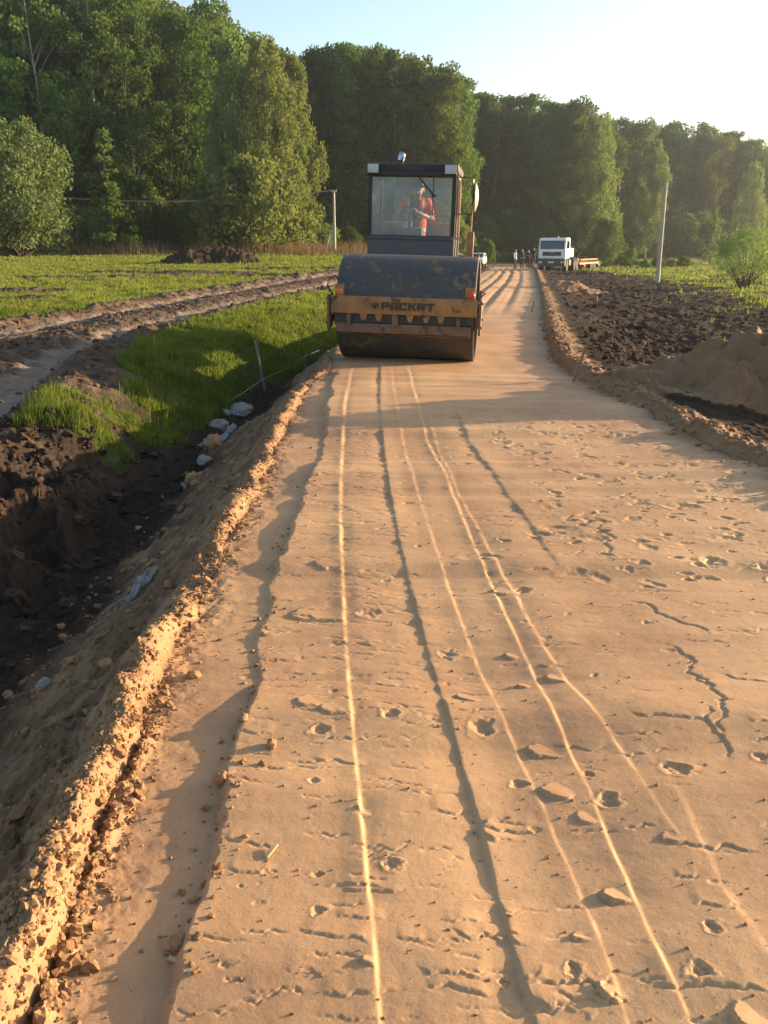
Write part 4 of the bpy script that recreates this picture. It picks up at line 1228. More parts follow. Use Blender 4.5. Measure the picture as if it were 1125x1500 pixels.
def body_mesh(name, caps, h, mats, k=0.03, cut=None):
    """caps: (p0, p1, r0, r1, material key[, blend])"""
    P = np.array([c[0] for c in caps] + [c[1] for c in caps]); rm = max(max(c[2], c[3]) for c in caps) + 2.5 * h
    lo, hi = P.min(0) - rm, P.max(0) + rm
    n = np.ceil((hi - lo) / h).astype(int) + 1
    g = np.stack(np.meshgrid(*[lo[i] + h * np.arange(n[i]) for i in range(3)], indexing='ij'), -1).astype(np.float32)
    d = None; lab = None; best = None
    order = []

    def cd(pts, c):
        a, b = np.array(c[0], np.float32), np.array(c[1], np.float32)
        ab = b - a; L2 = max(1e-9, float(ab @ ab))
        t = np.clip(((pts - a) @ ab) / L2, 0, 1)
        return np.linalg.norm(pts - a - t[..., None] * ab, axis=-1) - (c[2] + (c[3] - c[2]) * t)
    for c in caps:
        x = cd(g, c); kk = c[5] if len(c) > 5 else k
        if d is None: d = x
        else:
            hh = np.clip(.5 + .5 * (d - x) / kk, 0, 1)
            d = d * (1 - hh) + x * hh - kk * hh * (1 - hh)
    if cut is not None: d = np.maximum(d, cut(g))
    Vv, Fq = surface_nets(d, lo, h)
    me = np_mesh(name, Vv, Fq, True)
    keys = []
    for c in caps:
        if c[4] not in keys: keys.append(c[4])
    D = np.stack([cd(Vv, c) for c in caps], -1)
    kid = np.array([keys.index(c[4]) for c in caps])[D.argmin(-1)]
    fm = kid[Fq[:, 0]]
    for kx in keys: me.materials.append(M[kx])
    me.polygons.foreach_set('material_index', fm.astype(np.int32))
    return me


# ----------------------------------------------------------------- road roller
RX, RY = 0.40, 14.25
RZ = zat(RX, RY) - 0.012
YAW, ROLL = R(-8.0), R(1.5)
rol = empty('road_roller', (RX, RY, RZ), (0, ROLL, YAW), 'old ochre and grey road roller with big mud-stained steel drum and tall glazed cab', 'road roller')
# drum
DR, DW = 0.80, 1.055
mb = MB()
prof = [(DR - .18, -DW + .10), (DR - .045, -DW + .09), (DR - .04, -DW), (DR - .012, -DW), (DR, -DW + .015), (DR, DW - .015), (DR - .012, DW), (DR - .04, DW), (DR - .045, DW - .09), (DR - .18, DW - .10)]
mb.lathe(prof, 128, Matrix.Translation((0, 0, DR)) @ Matrix.Rotation(PI / 2, 4, 'Y'))
drum = mb.build('drum', M['drum'], rol, 35)
# frame of the drum
mb = MB()
for sx in (-1, 1):
    mb.box((sx * 1.095, 0.10, .82), (.05, 2.05, .22), bevel=.012)
    mb.cyl((sx * 1.07, 0, .80), (sx * 1.13, 0, .80), .30, n=28)
mb.box((0, 1.02, .85), (2.14, .16, .34), bevel=.02)
mb.build('drum_frame', M['ochre_worn'], rol)
mb = MB(); mb.box((0, -.955, .875), (2.19, .035, .25), bevel=.008)
mb.box((0, -.905, .985), (2.17, .065, .025), bevel=.005); mb.box((0, -.918, .757), (2.15, .04, .016), bevel=.003)
beam = mb.build('front_beam', M['ochre'], rol)
# lugs under the beam
for (cx) in (-.60, -.37, .10, .34, .56):
    mb = MB(); poly = [(cx - .06, .7485), (cx + .06, .7485), (cx + .045, .70)] + [(cx + .035 * math.cos(a), .675 + .035 * math.sin(a)) for a in np.linspace(0, -PI, 8)] + [(cx - .045, .70)]
    mb.prism(poly, .02, Matrix.Translation((0, -.945, 0)))
    mb.build('lug', M['ochre'], beam)
# lettering on the beam: six heavy block letters and the round emblem
LH, LT = .112, .010


def letter(polys, x0, parent):
    mb = MB()
    for p in polys:
        mb.prism([(x0 + a + b * .06, .872 - LH / 2 + b) for a, b in p], LT, Matrix.Translation((0, -.9825, 0)))
    return mb.build('letter', M['letter'], parent, 0)


def rc(x0, z0, x1, z1): return [(x0, z0), (x1, z0), (x1, z1), (x0, z1)]


h_ = LH; t_ = .040; w_ = .118; b_ = .027
LET = [
    [rc(0, 0, t_, h_), rc(t_, h_ - b_, w_ - .006, h_), rc(t_, .036, w_ - .006, .036 + b_), rc(w_ - t_, .036 + b_, w_, h_ - b_)],
    [rc(0, 0, t_, h_ - b_), rc(w_ - t_, 0, w_, h_ - b_), rc(.008, h_ - b_, w_, h_), rc(t_, .028, w_ - t_, .028 + .022)],
    [rc(0, .004, t_, h_ - .004), rc(t_, 0, w_ - .004, b_), rc(t_, h_ - b_, w_ - .004, h_), rc(w_ - t_ + .006, b_, w_ - .004, b_ + .010), rc(w_ - t_ + .006, h_ - b_ - .010, w_ - .004, h_ - b_)],
    [rc(0, 0, t_, h_), [(t_, h_ / 2 - .012), (t_ + .02, h_ / 2 - .012), (w_ - t_ + .002, 0), (w_ + .006, 0), (t_ + .044, h_ / 2 + .002), (w_ + .006, h_), (w_ - t_ + .004, h_), (t_ + .02, h_ / 2 + .014), (t_, h_ / 2 + .014)]],
    [rc(0, 0, t_, h_ - b_), rc(w_ - t_, 0, w_, h_ - b_), rc(.008, h_ - b_, w_, h_), rc(t_, .028, w_ - t_, .028 + .022)],
    [rc(0, h_ - b_, w_ + .01, h_), rc(w_ / 2 - .018, 0, w_ / 2 + .026, h_ - b_)],
]
for i, p in enumerate(LET): letter(p, -.335 + i * .134, beam)
mb = MB()
ring = [(math.cos(a), math.sin(a)) for a in np.linspace(0, 2 * PI, 25)[:-1]]
for i in range(24):
    a, b = ring[i], ring[(i + 1) % 24]
    mb.prism([(a[0] * .058, a[1] * .045), (b[0] * .058, b[1] * .045), (b[0] * .045, b[1] * .033), (a[0] * .045, a[1] * .033)], LT)
for k in range(3):
    a = k * 2 * PI / 3 + .5
    mb.prism([(.012 * math.cos(a - 1), .010 * math.sin(a - 1)), (.046 * math.cos(a - .25), .034 * math.sin(a - .25)), (.046 * math.cos(a + .35), .034 * math.sin(a + .35)), (.012 * math.cos(a + 1.0), .010 * math.sin(a + 1.0))], LT)
mb.build('emblem', M['letter'], beam, 0, M=Matrix.Translation((-.425, -.9825, .872)))
# side plates
for sx in (-1, 1):
    mb = MB()
    poly = [(-.985, 1.01), (-.70, 1.01), (-.55, .92), (-.55, .62), (-.88, .48), (-.965, .50), (-.985, .62)]
    Mx = Matrix.Translation((sx * 1.135 - .018, 0, 0)) @ Matrix.Rotation(PI / 2, 4, 'Z')
    mb.prism(poly, .035, Matrix.Translation((sx * 1.135 + .018, 0, 0)) @ Matrix.Rotation(PI / 2, 4, 'Z'))
    sp = mb.build('side_plate', M['ochre_worn'], rol)
    mb = MB()
    for (yy, zz) in ((-.93, .95), (-.93, .60), (-.66, .93), (-.66, .70)):
        mb.cyl((sx * 1.15, yy, zz), (sx * 1.172, yy, zz), .022, n=6)
    mb.build('bolts', M['dark_metal'], sp)
# scraper
mb = MB(); mb.box((0, -.925, .535), (2.03, .05, .135), rot=(-.12, 0, 0), bevel=.008); mb.box((0, -.86, .462), (2.0, .02, .06), rot=(-.9, 0, 0), bevel=.003)
scr = mb.build('scraper_bar', M['ochre_worn'], rol)
for (cx, wd) in ((-.83, .05), (-.80, .02), (-.12, .09), (.82, .06)):
    mb = MB(); mb.box((cx, -.962, .66), (wd, .025, .17), bevel=.004); mb.cyl((cx, -.982, .60), (cx, -.97, .60), .018, n=6)
    mb.build('bracket', M['ochre_worn'], scr)
mb = MB(); mb.box((0, -.895, .665), (2.1, .015, .19)); mb.box((0, -.93, .64), (1.9, .03, .02)); mb.build('dark_gap_sheet', M['dark_metal'], rol)  # dark sheet across the gap between beam and scraper bar
# marker lamps
for (sx, mt, lab) in ((-1, 'lamp_orange', 'orange marker lamp on left end of the beam'), (1, 'lamp_red', 'red marker lamp on right end of the beam')):
    mb = MB(); mb.box((sx * .975, -.905, 1.085 if sx < 0 else 1.10), (.14, .012, .17 if sx < 0 else .14), bevel=.004); mb.box((sx * .975, -.93, 1.0), (.10, .05, .012))
    br = mb.build('lamp_bracket', M['ochre'], rol)
    mb = MB(); Mx = Matrix.Translation((sx * .985, -.912, 1.055)) @ Matrix.Rotation(PI / 2, 4, 'X')
    mb.lathe([(.060, 0), (.063, .018), (.055, .035), (.04, .045), (.015, .051)], 24, Mx)
    ob = mb.build('marker_lamp', M[mt], br); ob['label'] = lab
mb = MB(); mb.tube([(-1.06, -.93, 1.01), (-1.12, -.93, 1.06), (-1.16, -.90, 1.15), (-1.14, -.86, 1.25), (-1.07, -.80, 1.28), (-1.03, -.6, 1.2)], .012, 8)
mb.build('hose', M['rubber'], rol)
mb = MB(); mb.tube([(1.10, -.90, 1.0), (1.15, -.90, 1.06), (1.20, -.92, 1.09), (1.14, -.90, 1.12)], .014, 6); mb.build('handle', M['dark_metal'], rol)
# hoist yoke to the rear body
CX = -.17
mb = MB(); mb.box((CX * .5, 1.45, .72), (.5, .9, .28), bevel=.03); mb.box((CX, 2.0, .8), (.9, .5, .5), bevel=.03)
mb.build('articulation_joint', M['dark_metal'], rol)
# cab
CW, CY0, CY1 = .825, 2.30, 3.85
mb = MB()
mb.box((CX, CY0 + .02, 1.56), (1.64, .04, .70), bevel=.012)
mb.box((CX, CY0 - .012, 1.875), (1.60, .03, .05), bevel=.006)
mb.box((CX, (CY0 + CY1) / 2, 1.20), (1.60, CY1 - CY0 - .06, .10), bevel=.01)
mb.box((CX, CY1 - .02, 1.60), (1.60, .04, .70), bevel=.01)
for sx in (-1, 1): mb.box((CX + sx * .808, (CY0 + CY1) / 2, 1.56), (.032, CY1 - CY0 - .09, .62), bevel=.006)
cab = mb.build('cab', M['cab_paint'], rol)
mb = MB()
mb.box((CX, (CY0 + CY1) / 2 - .03, 3.06), (1.70, CY1 - CY0 + .16, .13), bevel=.025)
mb.box((CX, CY0 - .055, 2.975), (1.66, .07, .10), bevel=.01)
for cx in (-.42, .40):
    for k in range(4): mb.box((CX + cx, CY0 - .118, 3.03 + k * .02), (.34, .012, .006))
roof = mb.build('roof', M['cab_dark'], cab)
for sx in (-1, 1):
    mb = MB(); mb.box((CX + sx * .795, CY0 + .03, 2.42), (.06, .055, 1.04), bevel=.008); mb.build('front_pillar', M['cab_dark'] if sx < 0 else M['cab_dark'], cab)
    mb = MB(); mb.box((CX + sx * .80, CY1 - .04, 2.42), (.05, .07, 1.04), bevel=.008); mb.build('rear_pillar', M['brown_sunlit'] if sx > 0 else M['cab_dark'], cab)  # right pillar coloured as if sunlit, left one dark
mb = MB(); mb.box((CX + .845, CY0 + .10, 2.3), (.025, .05, 1.5), bevel=.006); mb.box((CX + .842, CY0 + .85, 2.2), (.022, .05, 1.7), bevel=.006); mb.box((CX + .842, CY0 + .475, 2.93), (.02, .70, .05), bevel=.005); mb.box((CX + .842, CY0 + .475, 1.42), (.02, .70, .06), bevel=.005)
mb.build('door_frame', M['brown_sunlit'], cab)  # tan colour puts the sunlight into the door frame
mb = MB(); mb.box((CX, CY0 + .008, 2.415), (1.53, .008, 1.00)); mb.build('windshield', M['glass'], cab)
mb = MB(); mb.box((CX, CY0 - .004, 1.908), (1.54, .016, .022)); mb.box((CX, CY0 - .004, 2.915), (1.54, .016, .018)); mb.box((CX - .758, CY0 - .004, 2.41), (.018, .016, .98)); mb.box((CX + .758, CY0 - .004, 2.41), (.018, .016, .98))
mb.build('window_seal', M['black'], cab)
for sx in (-1, 1):
    mb = MB(); mb.box((CX + sx * .80, (CY0 + CY1) / 2, 2.42), (.006, CY1 - CY0 - .2, 1.0)); mb.build('side_window', M['glass_clear'], cab)
mb = MB(); mb.box((CX, CY1 - .03, 2.42), (1.52, .006, .98)); mb.build('rear_window', M['glass_clear'], cab)
for sx in (-1, 1):
    mb = MB(); mb.box((CX + sx * .715, CY0 - .125, 3.03), (.22, .07, .165), bevel=.015)
    lamp = mb.build('work_lamp', M['dark_metal'], cab)
    mb = MB(); mb.box((CX + sx * .715, CY0 - .163, 3.03), (.20, .01, .145), bevel=.004); mb.build('lens', M['lens_grey'], lamp)
# wiper
mb = MB(); mb.tube([(CX + .13, CY0 - .03, 2.90), (CX + .28, CY0 - .035, 2.74), (CX + .42, CY0 - .02, 2.60)], .013, 6); mb.tube([(CX + .40, CY0 - .016, 2.90), (CX + .40, CY0 - .016, 2.28)], .008, 5); mb.tube([(CX + .375, CY0 - .025, 2.605), (CX + .45, CY0 - .025, 2.60)], .018, 6)
mb.build('wiper', M['black'], cab)
# beacon
mb = MB(); mb.cyl((CX - .26, 2.75, 3.12), (CX - .26, 2.75, 3.20), .022, n=10); mb.box((CX - .26, 2.75, 3.135), (.10, .10, .02), bevel=.004)
bea = mb.build('beacon', M['dark_metal'], cab)
mb = MB(); mb.lathe([(.045, 0), (.066, .02), (.072, .09), (.06, .14), (.025, .165)], 20, Matrix.Translation((CX - .285, 2.73, 3.195)) @ Matrix.Rotation(.25, 4, 'Y'))
mb.build('beacon_head', M['chrome'], bea)
mb = MB(); mb.tube([(CX - .74, 2.5, 3.1), (CX - .735, 2.5, 3.22)], .005, 5); mb.build('aerial', M['black'], cab)
# mirrors
MX = .955
mb = MB(); mb.tube([(CX + .80, 2.42, 2.92), (CX + .98, 2.45, 2.93), (MX, 2.52, 2.93)], .010, 6); mb.tube([(CX + .80, 2.42, 2.30), (CX + .98, 2.45, 2.31), (MX, 2.52, 2.31)], .010, 6); mb.tube([(MX, 2.52, 2.93), (MX, 2.52, 2.31)], .012, 6)
arm = mb.build('mirror_arm', M['dark_metal'], cab)
mb = MB(); mb.box((MX - .005, 2.50, 2.74), (.03, .18, .32), rot=(0, 0, -.1), bevel=.008); mb.build('flat_mirror', M['brown_sunlit'], arm)
mb = MB(); mb.lathe([(.03, .065), (.12, .055), (.20, .028), (.255, 0), (.25, -.012), (.03, -.016)], 32, Matrix.Translation((MX + .045, 2.56, 2.60)) @ Euler((0, 0, R(3))).to_matrix().to_4x4() @ Matrix.Rotation(PI / 2, 4, 'Y'))
mb.build('round_mirror', paint('mirror_shell', (0.30, 0.25, 0.21), .5, bump=.05), arm)
# grab rails
for (sx, n_) in ((-1, .64), (1, .67)):
    mb = MB(); x0 = CX + sx * n_
    mb.tube([(x0 - .06, 2.45, 1.75), (x0 - .06, 2.45, 2.18), (x0 - .045, 2.45, 2.24), (x0, 2.45, 2.27), (x0 + .045, 2.45, 2.24), (x0 + .06, 2.45, 2.18), (x0 + .06, 2.45, 1.75)], .014, 8)
    mb.build('grab_rail', M['dark_metal'], cab)
# seat, column, wheel
mb = MB(); mb.box((CX - .02, 3.28, 1.70), (.52, .50, .12), bevel=.04); mb.box((CX - .02, 3.28, 1.44), (.34, .34, .38), bevel=.02); mb.box((CX - .02, 3.55, 2.02), (.50, .12, .62), rot=(-.15, 0, 0), bevel=.04)
mb.build('seat', M['seat'], cab)
mb = MB(); mb.box((CX - .40, 2.75, 1.62), (.45, .5, .74), bevel=.04); mb.cyl((CX - .05, 2.46, 1.5), (CX - .05, 2.66, 2.27), .05, .035, n=12); mb.box((CX - .05, 2.50, 1.75), (.5, .25, .6), bevel=.05)
mb.build('console', M['grey_plastic'], cab)
mb = MB()
Mw = Matrix.Translation((CX - .06, 2.67, 2.30)) @ Matrix.Rotation(R(38), 4, 'X')
cp = [Mw @ Vector((.195 * math.cos(a), .195 * math.sin(a), 0)) for a in np.linspace(0, 2 * PI, 33)]
mb.tube(cp, .015, 8, False)
for a in (.5, 2.6, 4.7): mb.tube([Mw @ Vector((0, 0, -.02)), Mw @ Vector((.19 * math.cos(a), .19 * math.sin(a), 0))], .010, 6)
mb.build('steering_wheel', M['black'], cab)
# rear body
mb = MB(); mb.box((CX - .20, 5.0, 1.62), (1.36, 2.15, 1.15), bevel=.08); mb.box((CX, 6.02, 1.15), (1.9, .3, .7), bevel=.06)
hood = mb.build('engine_hood', M['orange'], rol)
mb = MB(); mb.box((CX, 4.3, .95), (1.1, 3.6, .36), bevel=.03); mb.build('rear_chassis', M['dark_metal'], rol)
for sx in (-1, 1):
    mb = MB(); Mx = Matrix.Translation((CX + sx * .84, 4.55, .78)) @ Matrix.Rotation(PI / 2, 4, 'Y')
    mb.lathe([(.40, -.24), (.70, -.25), (.77, -.20), (.785, 0), (.77, .20), (.70, .25), (.40, .24)], 40, Mx)
    for k in range(22):
        a = k * 2 * PI / 22
        mb.box((CX + sx * .84 - .11, 4.55 + .785 * math.cos(a), .78 + .785 * math.sin(a)), (.22, .07, .05), rot=(a + PI / 2, 0, .3), bevel=.006)
        mb.box((CX + sx * .84 + .11, 4.55 + .785 * math.cos(a + .14), .78 + .785 * math.sin(a + .14)), (.22, .07, .05), rot=(a + .14 + PI / 2, 0, -.3), bevel=.006)
    wh = mb.build('rear_wheel', M['rubber'], rol)
    mb = MB(); mb.lathe([(.40, -.20), (.38, -.08), (.12, -.05), (.12, .05), (.38, .08), (.40, .20)], 28, Mx); mb.build('rim', M['ochre_worn'], wh)
# step plate & air filter on the right flank
mb = MB(); mb.box((CX + .91, 3.35, 1.72), (.13, .15, .62), bevel=.03); mb.cyl((CX + .91, 3.35, 2.02), (CX + .91, 3.35, 2.50), .018, n=8); mb.box((CX + .875, 3.3, 1.48), (.10, .06, .05))
mb.build('air_filter', M['brown_sunlit'], rol)
# a smear of orange clay scraped off under the drum
cx_, cy_ = G(517, 522)
mbp = np.array([[cx_ + .02 + i * .035, cy_ + .10 + .02 * math.sin(i * 2), zat(cx_ + i * .035, cy_ + .1) + .01] for i in range(7)])
v, f = clods(mbp, np.full(7, .035), 2, np.random.default_rng(3), .4)
tag(link('clay_lump', np_mesh('clay_lump', v, f, True), M['red_stone']), 'orange clay lump squeezed out under left end of the roller drum', 'clay lump')

cab.scale = (.957, 1, 1); cab.location.x = -.132
# driver
def hand_caps(wrist, dirv, curl, side, up=(0, 0, 1)):
    """palm, four curled fingers of different lengths and a thumb from the side"""
    w = np.array(wrist, float); d = np.array(dirv, float); d /= np.linalg.norm(d)
    u = np.array(up, float); u -= d * (u @ d); u /= np.linalg.norm(u)
    s = np.cross(d, u) * side
    out = [(w, w + d * .075, .022, .030, 'skin', .02)]
    for i, (o, L) in enumerate(((-.030, .068), (-.010, .078), (.010, .073), (.029, .058))):
        b = w + d * .085 + s * o
        m_ = b + d * L * .45 - u * L * .15 * curl
        e = m_ + d * L * .15 - u * L * .55 * curl
        out += [(b, m_, .0095, .009, 'skin', .004), (m_, e, .009, .0075, 'skin', .004)]
    tb = w + d * .03 - s * .028
    out += [(tb, tb + d * .035 - s * .025 - u * .01, .011, .010, 'skin', .006), (tb + d * .035 - s * .025 - u * .01, tb + d * .065 - s * .022 - u * .035, .010, .008, 'skin', .004)]
    return out


dx = CX - .01
hd = np.array([dx + .03, 2.74, 2.70])
caps = [
    ((dx, 3.22, 1.86), (dx, 3.16, 2.15), .155, .15, 'navy'), ((dx, 3.16, 2.15), (dx, 3.06, 2.48), .15, .16, 'navy'),
    ((dx - .15, 3.06, 2.53), (dx + .15, 3.06, 2.53), .085, .085, 'navy'),
    ((dx, 3.0, 2.55), tuple(hd + (0, .04, -.06)), .06, .055, 'skin'),
    (tuple(hd + (0, .02, .03)), tuple(hd + (0, -.03, -.045)), .092, .070, 'skin'),
    (tuple(hd + (0, -.085, -.03)), tuple(hd + (0, -.105, -.05)), .012, .017, 'skin', .01),
    (tuple(hd + (-.088, .01, -.02)), tuple(hd + (-.09, .02, .01)), .014, .016, 'skin', .008), (tuple(hd + (.088, .01, -.02)), tuple(hd + (.09, .02, .01)), .014, .016, 'skin', .008),
    (tuple(hd + (-.033, -.088, .0)), tuple(hd + (-.031, -.088, .0)), .012, .012, 'hair', .004), (tuple(hd + (.033, -.088, .0)), tuple(hd + (.031, -.088, .0)), .012, .012, 'hair', .004),
    (tuple(hd + (-.022, -.088, -.078)), tuple(hd + (.022, -.088, -.078)), .008, .008, 'lamp_red', .004),
    ((dx - .19, 3.06, 2.53), (dx - .29, 2.98, 2.30), .068, .052, 'vest'), ((dx - .29, 2.98, 2.30), (dx - .06, 2.70, 2.37), .047, .030, 'skin'),
    ((dx + .19, 3.06, 2.53), (dx + .30, 3.0, 2.27), .068, .052, 'vest'), ((dx + .30, 3.0, 2.27), (dx + .15, 2.68, 2.31), .047, .030, 'skin'),
    ((dx - .09, 3.2, 1.86), (dx - .19, 2.82, 1.84), .10, .075, 'jeans'), ((dx - .19, 2.82, 1.84), (dx - .17, 2.68, 1.42), .068, .05, 'jeans'), ((dx - .17, 2.70, 1.33), (dx - .17, 2.52, 1.30), .05, .042, 'shoe'),
    ((dx + .09, 3.2, 1.86), (dx + .19, 2.82, 1.84), .10, .075, 'jeans'), ((dx + .19, 2.82, 1.84), (dx + .17, 2.68, 1.42), .068, .05, 'jeans'), ((dx + .17, 2.70, 1.33), (dx + .17, 2.52, 1.30), .05, .042, 'shoe'),
]
caps += hand_caps((dx - .06, 2.70, 2.37), (.9, -.35, .1), 1.0, 1) + hand_caps((dx + .15, 2.68, 2.31), (-.55, -.6, .3), 1.0, -1)
drv = link('person', body_mesh('person', caps, .0085, M, .035))
drv.location = rol.location + Vector((-.12 * math.cos(YAW), -.12 * math.sin(YAW), 0)); drv.rotation_euler = rol.rotation_euler
bpy.context.view_layer.update()
_c = Vector((dx, 2.78, 2.30))
drv.matrix_world = Matrix.Translation(Vector((-.12 * math.cos(YAW), -.12 * math.sin(YAW), 0))) @ rol.matrix_world @ Matrix.Translation(_c) @ Matrix.Rotation(R(6), 4, 'Y') @ Matrix.Scale(1.08, 4) @ Matrix.Translation(-_c)
tag(drv, 'driver in open orange vest bending over the steering wheel inside the roller cab', 'person')
hc = [(tuple(hd + (0, .03, .045)), tuple(hd + (0, .05, 0)), .094, .088, 'hair'), (tuple(hd + (-.03, -.045, .075)), tuple(hd + (.03, -.045, .075)), .045, .045, 'hair')]
hr = link('hair', body_mesh('hair', hc, .009, M, .03), None, drv)
vc = [((dx - .03, 3.22, 1.92), (dx - .03, 3.16, 2.15), .178, .172, 'vest'), ((dx + .03, 3.22, 1.92), (dx + .03, 3.16, 2.15), .178, .172, 'vest'),
      ((dx - .02, 3.16, 2.15), (dx - .02, 3.06, 2.46), .170, .178, 'vest'), ((dx + .02, 3.16, 2.15), (dx + .02, 3.06, 2.46), .170, .178, 'vest'),
      ((dx - .14, 3.06, 2.53), (dx + .14, 3.06, 2.53), .100, .100, 'vest')]


def vcut(g):
    x, y, z = g[..., 0] - dx, g[..., 1], g[..., 2]
    gap = np.minimum(.065 + (z - 2.3) * .10, .12) - np.abs(x + .02)
    gap = np.minimum(gap, 3.10 - y)
    return np.maximum(gap, np.maximum(z - 2.60, 1.80 - z))


vme = body_mesh('vest', vc, .011, M, .03, vcut)
vme.materials.append(M['reflect'])
co_ = np.zeros(len(vme.vertices) * 3); vme.vertices.foreach_get('co', co_); co_ = co_.reshape(-1, 3)
pf = np.zeros(len(vme.polygons) * 4, np.int32)
vme.loops.foreach_get('vertex_index', pf); cc = co_[pf.reshape(-1, 4)].mean(1)
mi = np.where((np.abs(cc[:, 2] - 2.08) < .025) | ((np.abs(np.abs(cc[:, 0] - dx) - .125) < .012) & (cc[:, 2] > 2.1)), len(vme.materials) - 1, 0)
vme.polygons.foreach_set('material_index', mi.astype(np.int32))
link('vest', vme, None, drv)

# ----------------------------------------------------------------- people by the crossing
def standing(u, Y, H, top, legs, turn, label, arms='down', seed=0, grp='men standing together by the crossing'):
    rg_ = np.random.default_rng(seed)
    s = H / 1.76
    c = [((0, 0, .95), (0, .0, 1.18), .135, .13, top), ((0, 0, 1.18), (0, -.01, 1.38), .13, .145, top), ((-.14, 0, 1.42), (.14, 0, 1.42), .065, .065, top),
         ((0, .01, 1.44), (0, -.01, 1.56), .055, .052, 'skin'), ((0, 0, 1.67), (0, -.02, 1.60), .090, .072, 'skin'), ((0, -.09, 1.63), (0, -.105, 1.615), .012, .016, 'skin', .01),
         ((0, .02, 1.70), (0, .035, 1.66), .092, .088, 'hair', .01), ((-.09, 0, 1.64), (-.092, .01, 1.66), .014, .014, 'skin', .01), ((.09, 0, 1.64), (.092, .01, 1.66), .014, .014, 'skin', .01)]
    st = .09 + .05 * rg_.random()
    for sx in (-1, 1):
        c += [((sx * .085, 0, .93), (sx * st, -.01, .50), .098, .070, legs), ((sx * st, -.01, .50), (sx * (st + .01), .01, .10), .066, .046, legs), ((sx * (st + .01), .02, .045), (sx * (st + .03), -.15, .035), .045, .036, 'shoe')]
        if arms == 'down':
            el = (sx * .27, .03, 1.14); ha = (sx * .27, -.06, .90)
        elif arms == 'pockets':
            el = (sx * .30, .08, 1.15); ha = (sx * .20, -.10, .98)
        else:
            el = (sx * .28, -.02, 1.16); ha = (-sx * .06, -.20, 1.20)
        c += [((sx * .19, 0, 1.42), el, .060, .046, top), (el, ha, .044, .030, top)]
        hv = np.subtract(ha, el); c += hand_caps(ha, hv, .5, sx, (0, 1, .2)) if arms == 'down' else [(ha, tuple(np.add(ha, hv / np.linalg.norm(hv) * .08)), .035, .03, 'skin')]
    me = body_mesh('person', c, .016, M, .03)
    o = link('person', me)
    x = Y * (u - 562.5) / 1331.0
    o.location = (x, Y, zat(x, Y)); o.scale = (s, s, s); o.rotation_euler = (0, 0, turn)
    return tag(o, label, 'person', grp)


standing(754.5, 91, 1.78, 'paleblue', 'jeans', 1.0, 'man in pale blue shirt, standing leftmost of the four by the crossing', 'down', 1)
standing(764.5, 92, 1.80, 'blacktop', 'blacktop', .3, 'man in black clothes seen from the front, second from left of the four', 'pockets', 2)
standing(773.5, 92.5, 1.76, 'maroon', 'blacktop', -.4, 'man in dark brown jacket, third from left of the four by the crossing', 'folded', 3)
standing(781.5, 91, 1.82, 'blacktop', 'jeans', -1.0, 'man in dark jacket nearest to the white lorry', 'down', 4)

# ----------------------------------------------------------------- lorry with low trailer
def wheel(parent, name, x, y, r, w, out, rimmat='lens_grey'):
    Mx = Matrix.Translation((x, y, r)) @ Matrix.Rotation(PI / 2, 4, 'Y')
    mb = MB(); mb.lathe([(r * .55, -w / 2), (r * .92, -w / 2), (r, -w * .38), (r, w * .38), (r * .92, w / 2), (r * .55, w / 2)], 28, Mx)
    o = mb.build(name, M['rubber'], parent)
    mb = MB(); mb.lathe([(r * .56, -w * .42), (r * .5, -w * .2), (r * .2, -w * .1), (r * .2, w * .1), (r * .5, w * .2), (r * .56, w * .42)] if True else [], 24, Mx)
    mb.build('rim', M[rimmat], o)
    return o


TX, TY = (811 - 562.5) / 1329 * 82.0, 82.0
lor = empty('lorry', (TX, TY, zat(TX, TY)), (0, 0, R(-21.5)), 'white tractor lorry with dark bumper parked beside the sand road', 'lorry')
mb = MB()
prof = [(-1.18, 1.12), (-1.18, 1.86), (-1.00, 2.72), (-.86, 2.86), (.95, 2.90), (1.05, 2.80), (1.05, 1.12)]
mb.prism(prof, 2.40, Matrix.Translation((1.20, 0, 0)) @ Matrix.Rotation(PI / 2, 4, 'Z'))
bmesh.ops.bevel(mb.bm, geom=list(mb.bm.edges), offset=.05, segments=2, affect='EDGES')
cb = mb.build('cab', M['white'], lor)
mb = MB(); a = math.atan2(.18, .86)
mb.box((0, -1.105, 2.28), (2.12, .03, .74), rot=(-a, 0, 0), bevel=.01); mb.build('windscreen', M['glass_truck'], cb)
for sx in (-1, 1):
    mb = MB(); mb.box((sx * 1.205, -.35, 2.28), (.02, .85, .66), bevel=.008); mb.build('door_window', M['glass_truck'], cb)
    mb = MB(); mb.box((sx * 1.206, -.35, 1.60), (.02, .98, .62), bevel=.008); dr_ = mb.build('door', M['white'], cb)
    mb = MB(); mb.box((sx * 1.225, .0, 1.75), (.02, .18, .04)); mb.build('handle', M['black'], dr_)
    mb = MB(); mb.tube([(sx * 1.18, -1.0, 2.62), (sx * 1.42, -1.12, 2.62)], .02, 6); mb.tube([(sx * 1.18, -1.0, 2.0), (sx * 1.42, -1.12, 2.0)], .02, 6)
    ma = mb.build('mirror_arm', M['black'], cb)
    mb = MB(); mb.box((sx * 1.42, -1.13, 2.28), (.20, .09, .62), bevel=.03); mb.build('mirror', M['black'], ma)
mb = MB(); mb.box((0, -1.19, 1.52), (1.66, .04, .34), bevel=.02)
for k in range(3): mb.box((0, -1.215, 1.42 + k * .1), (1.5, .02, .02))
gr_ = mb.build('grille', M['black'], lor)
mb = MB()
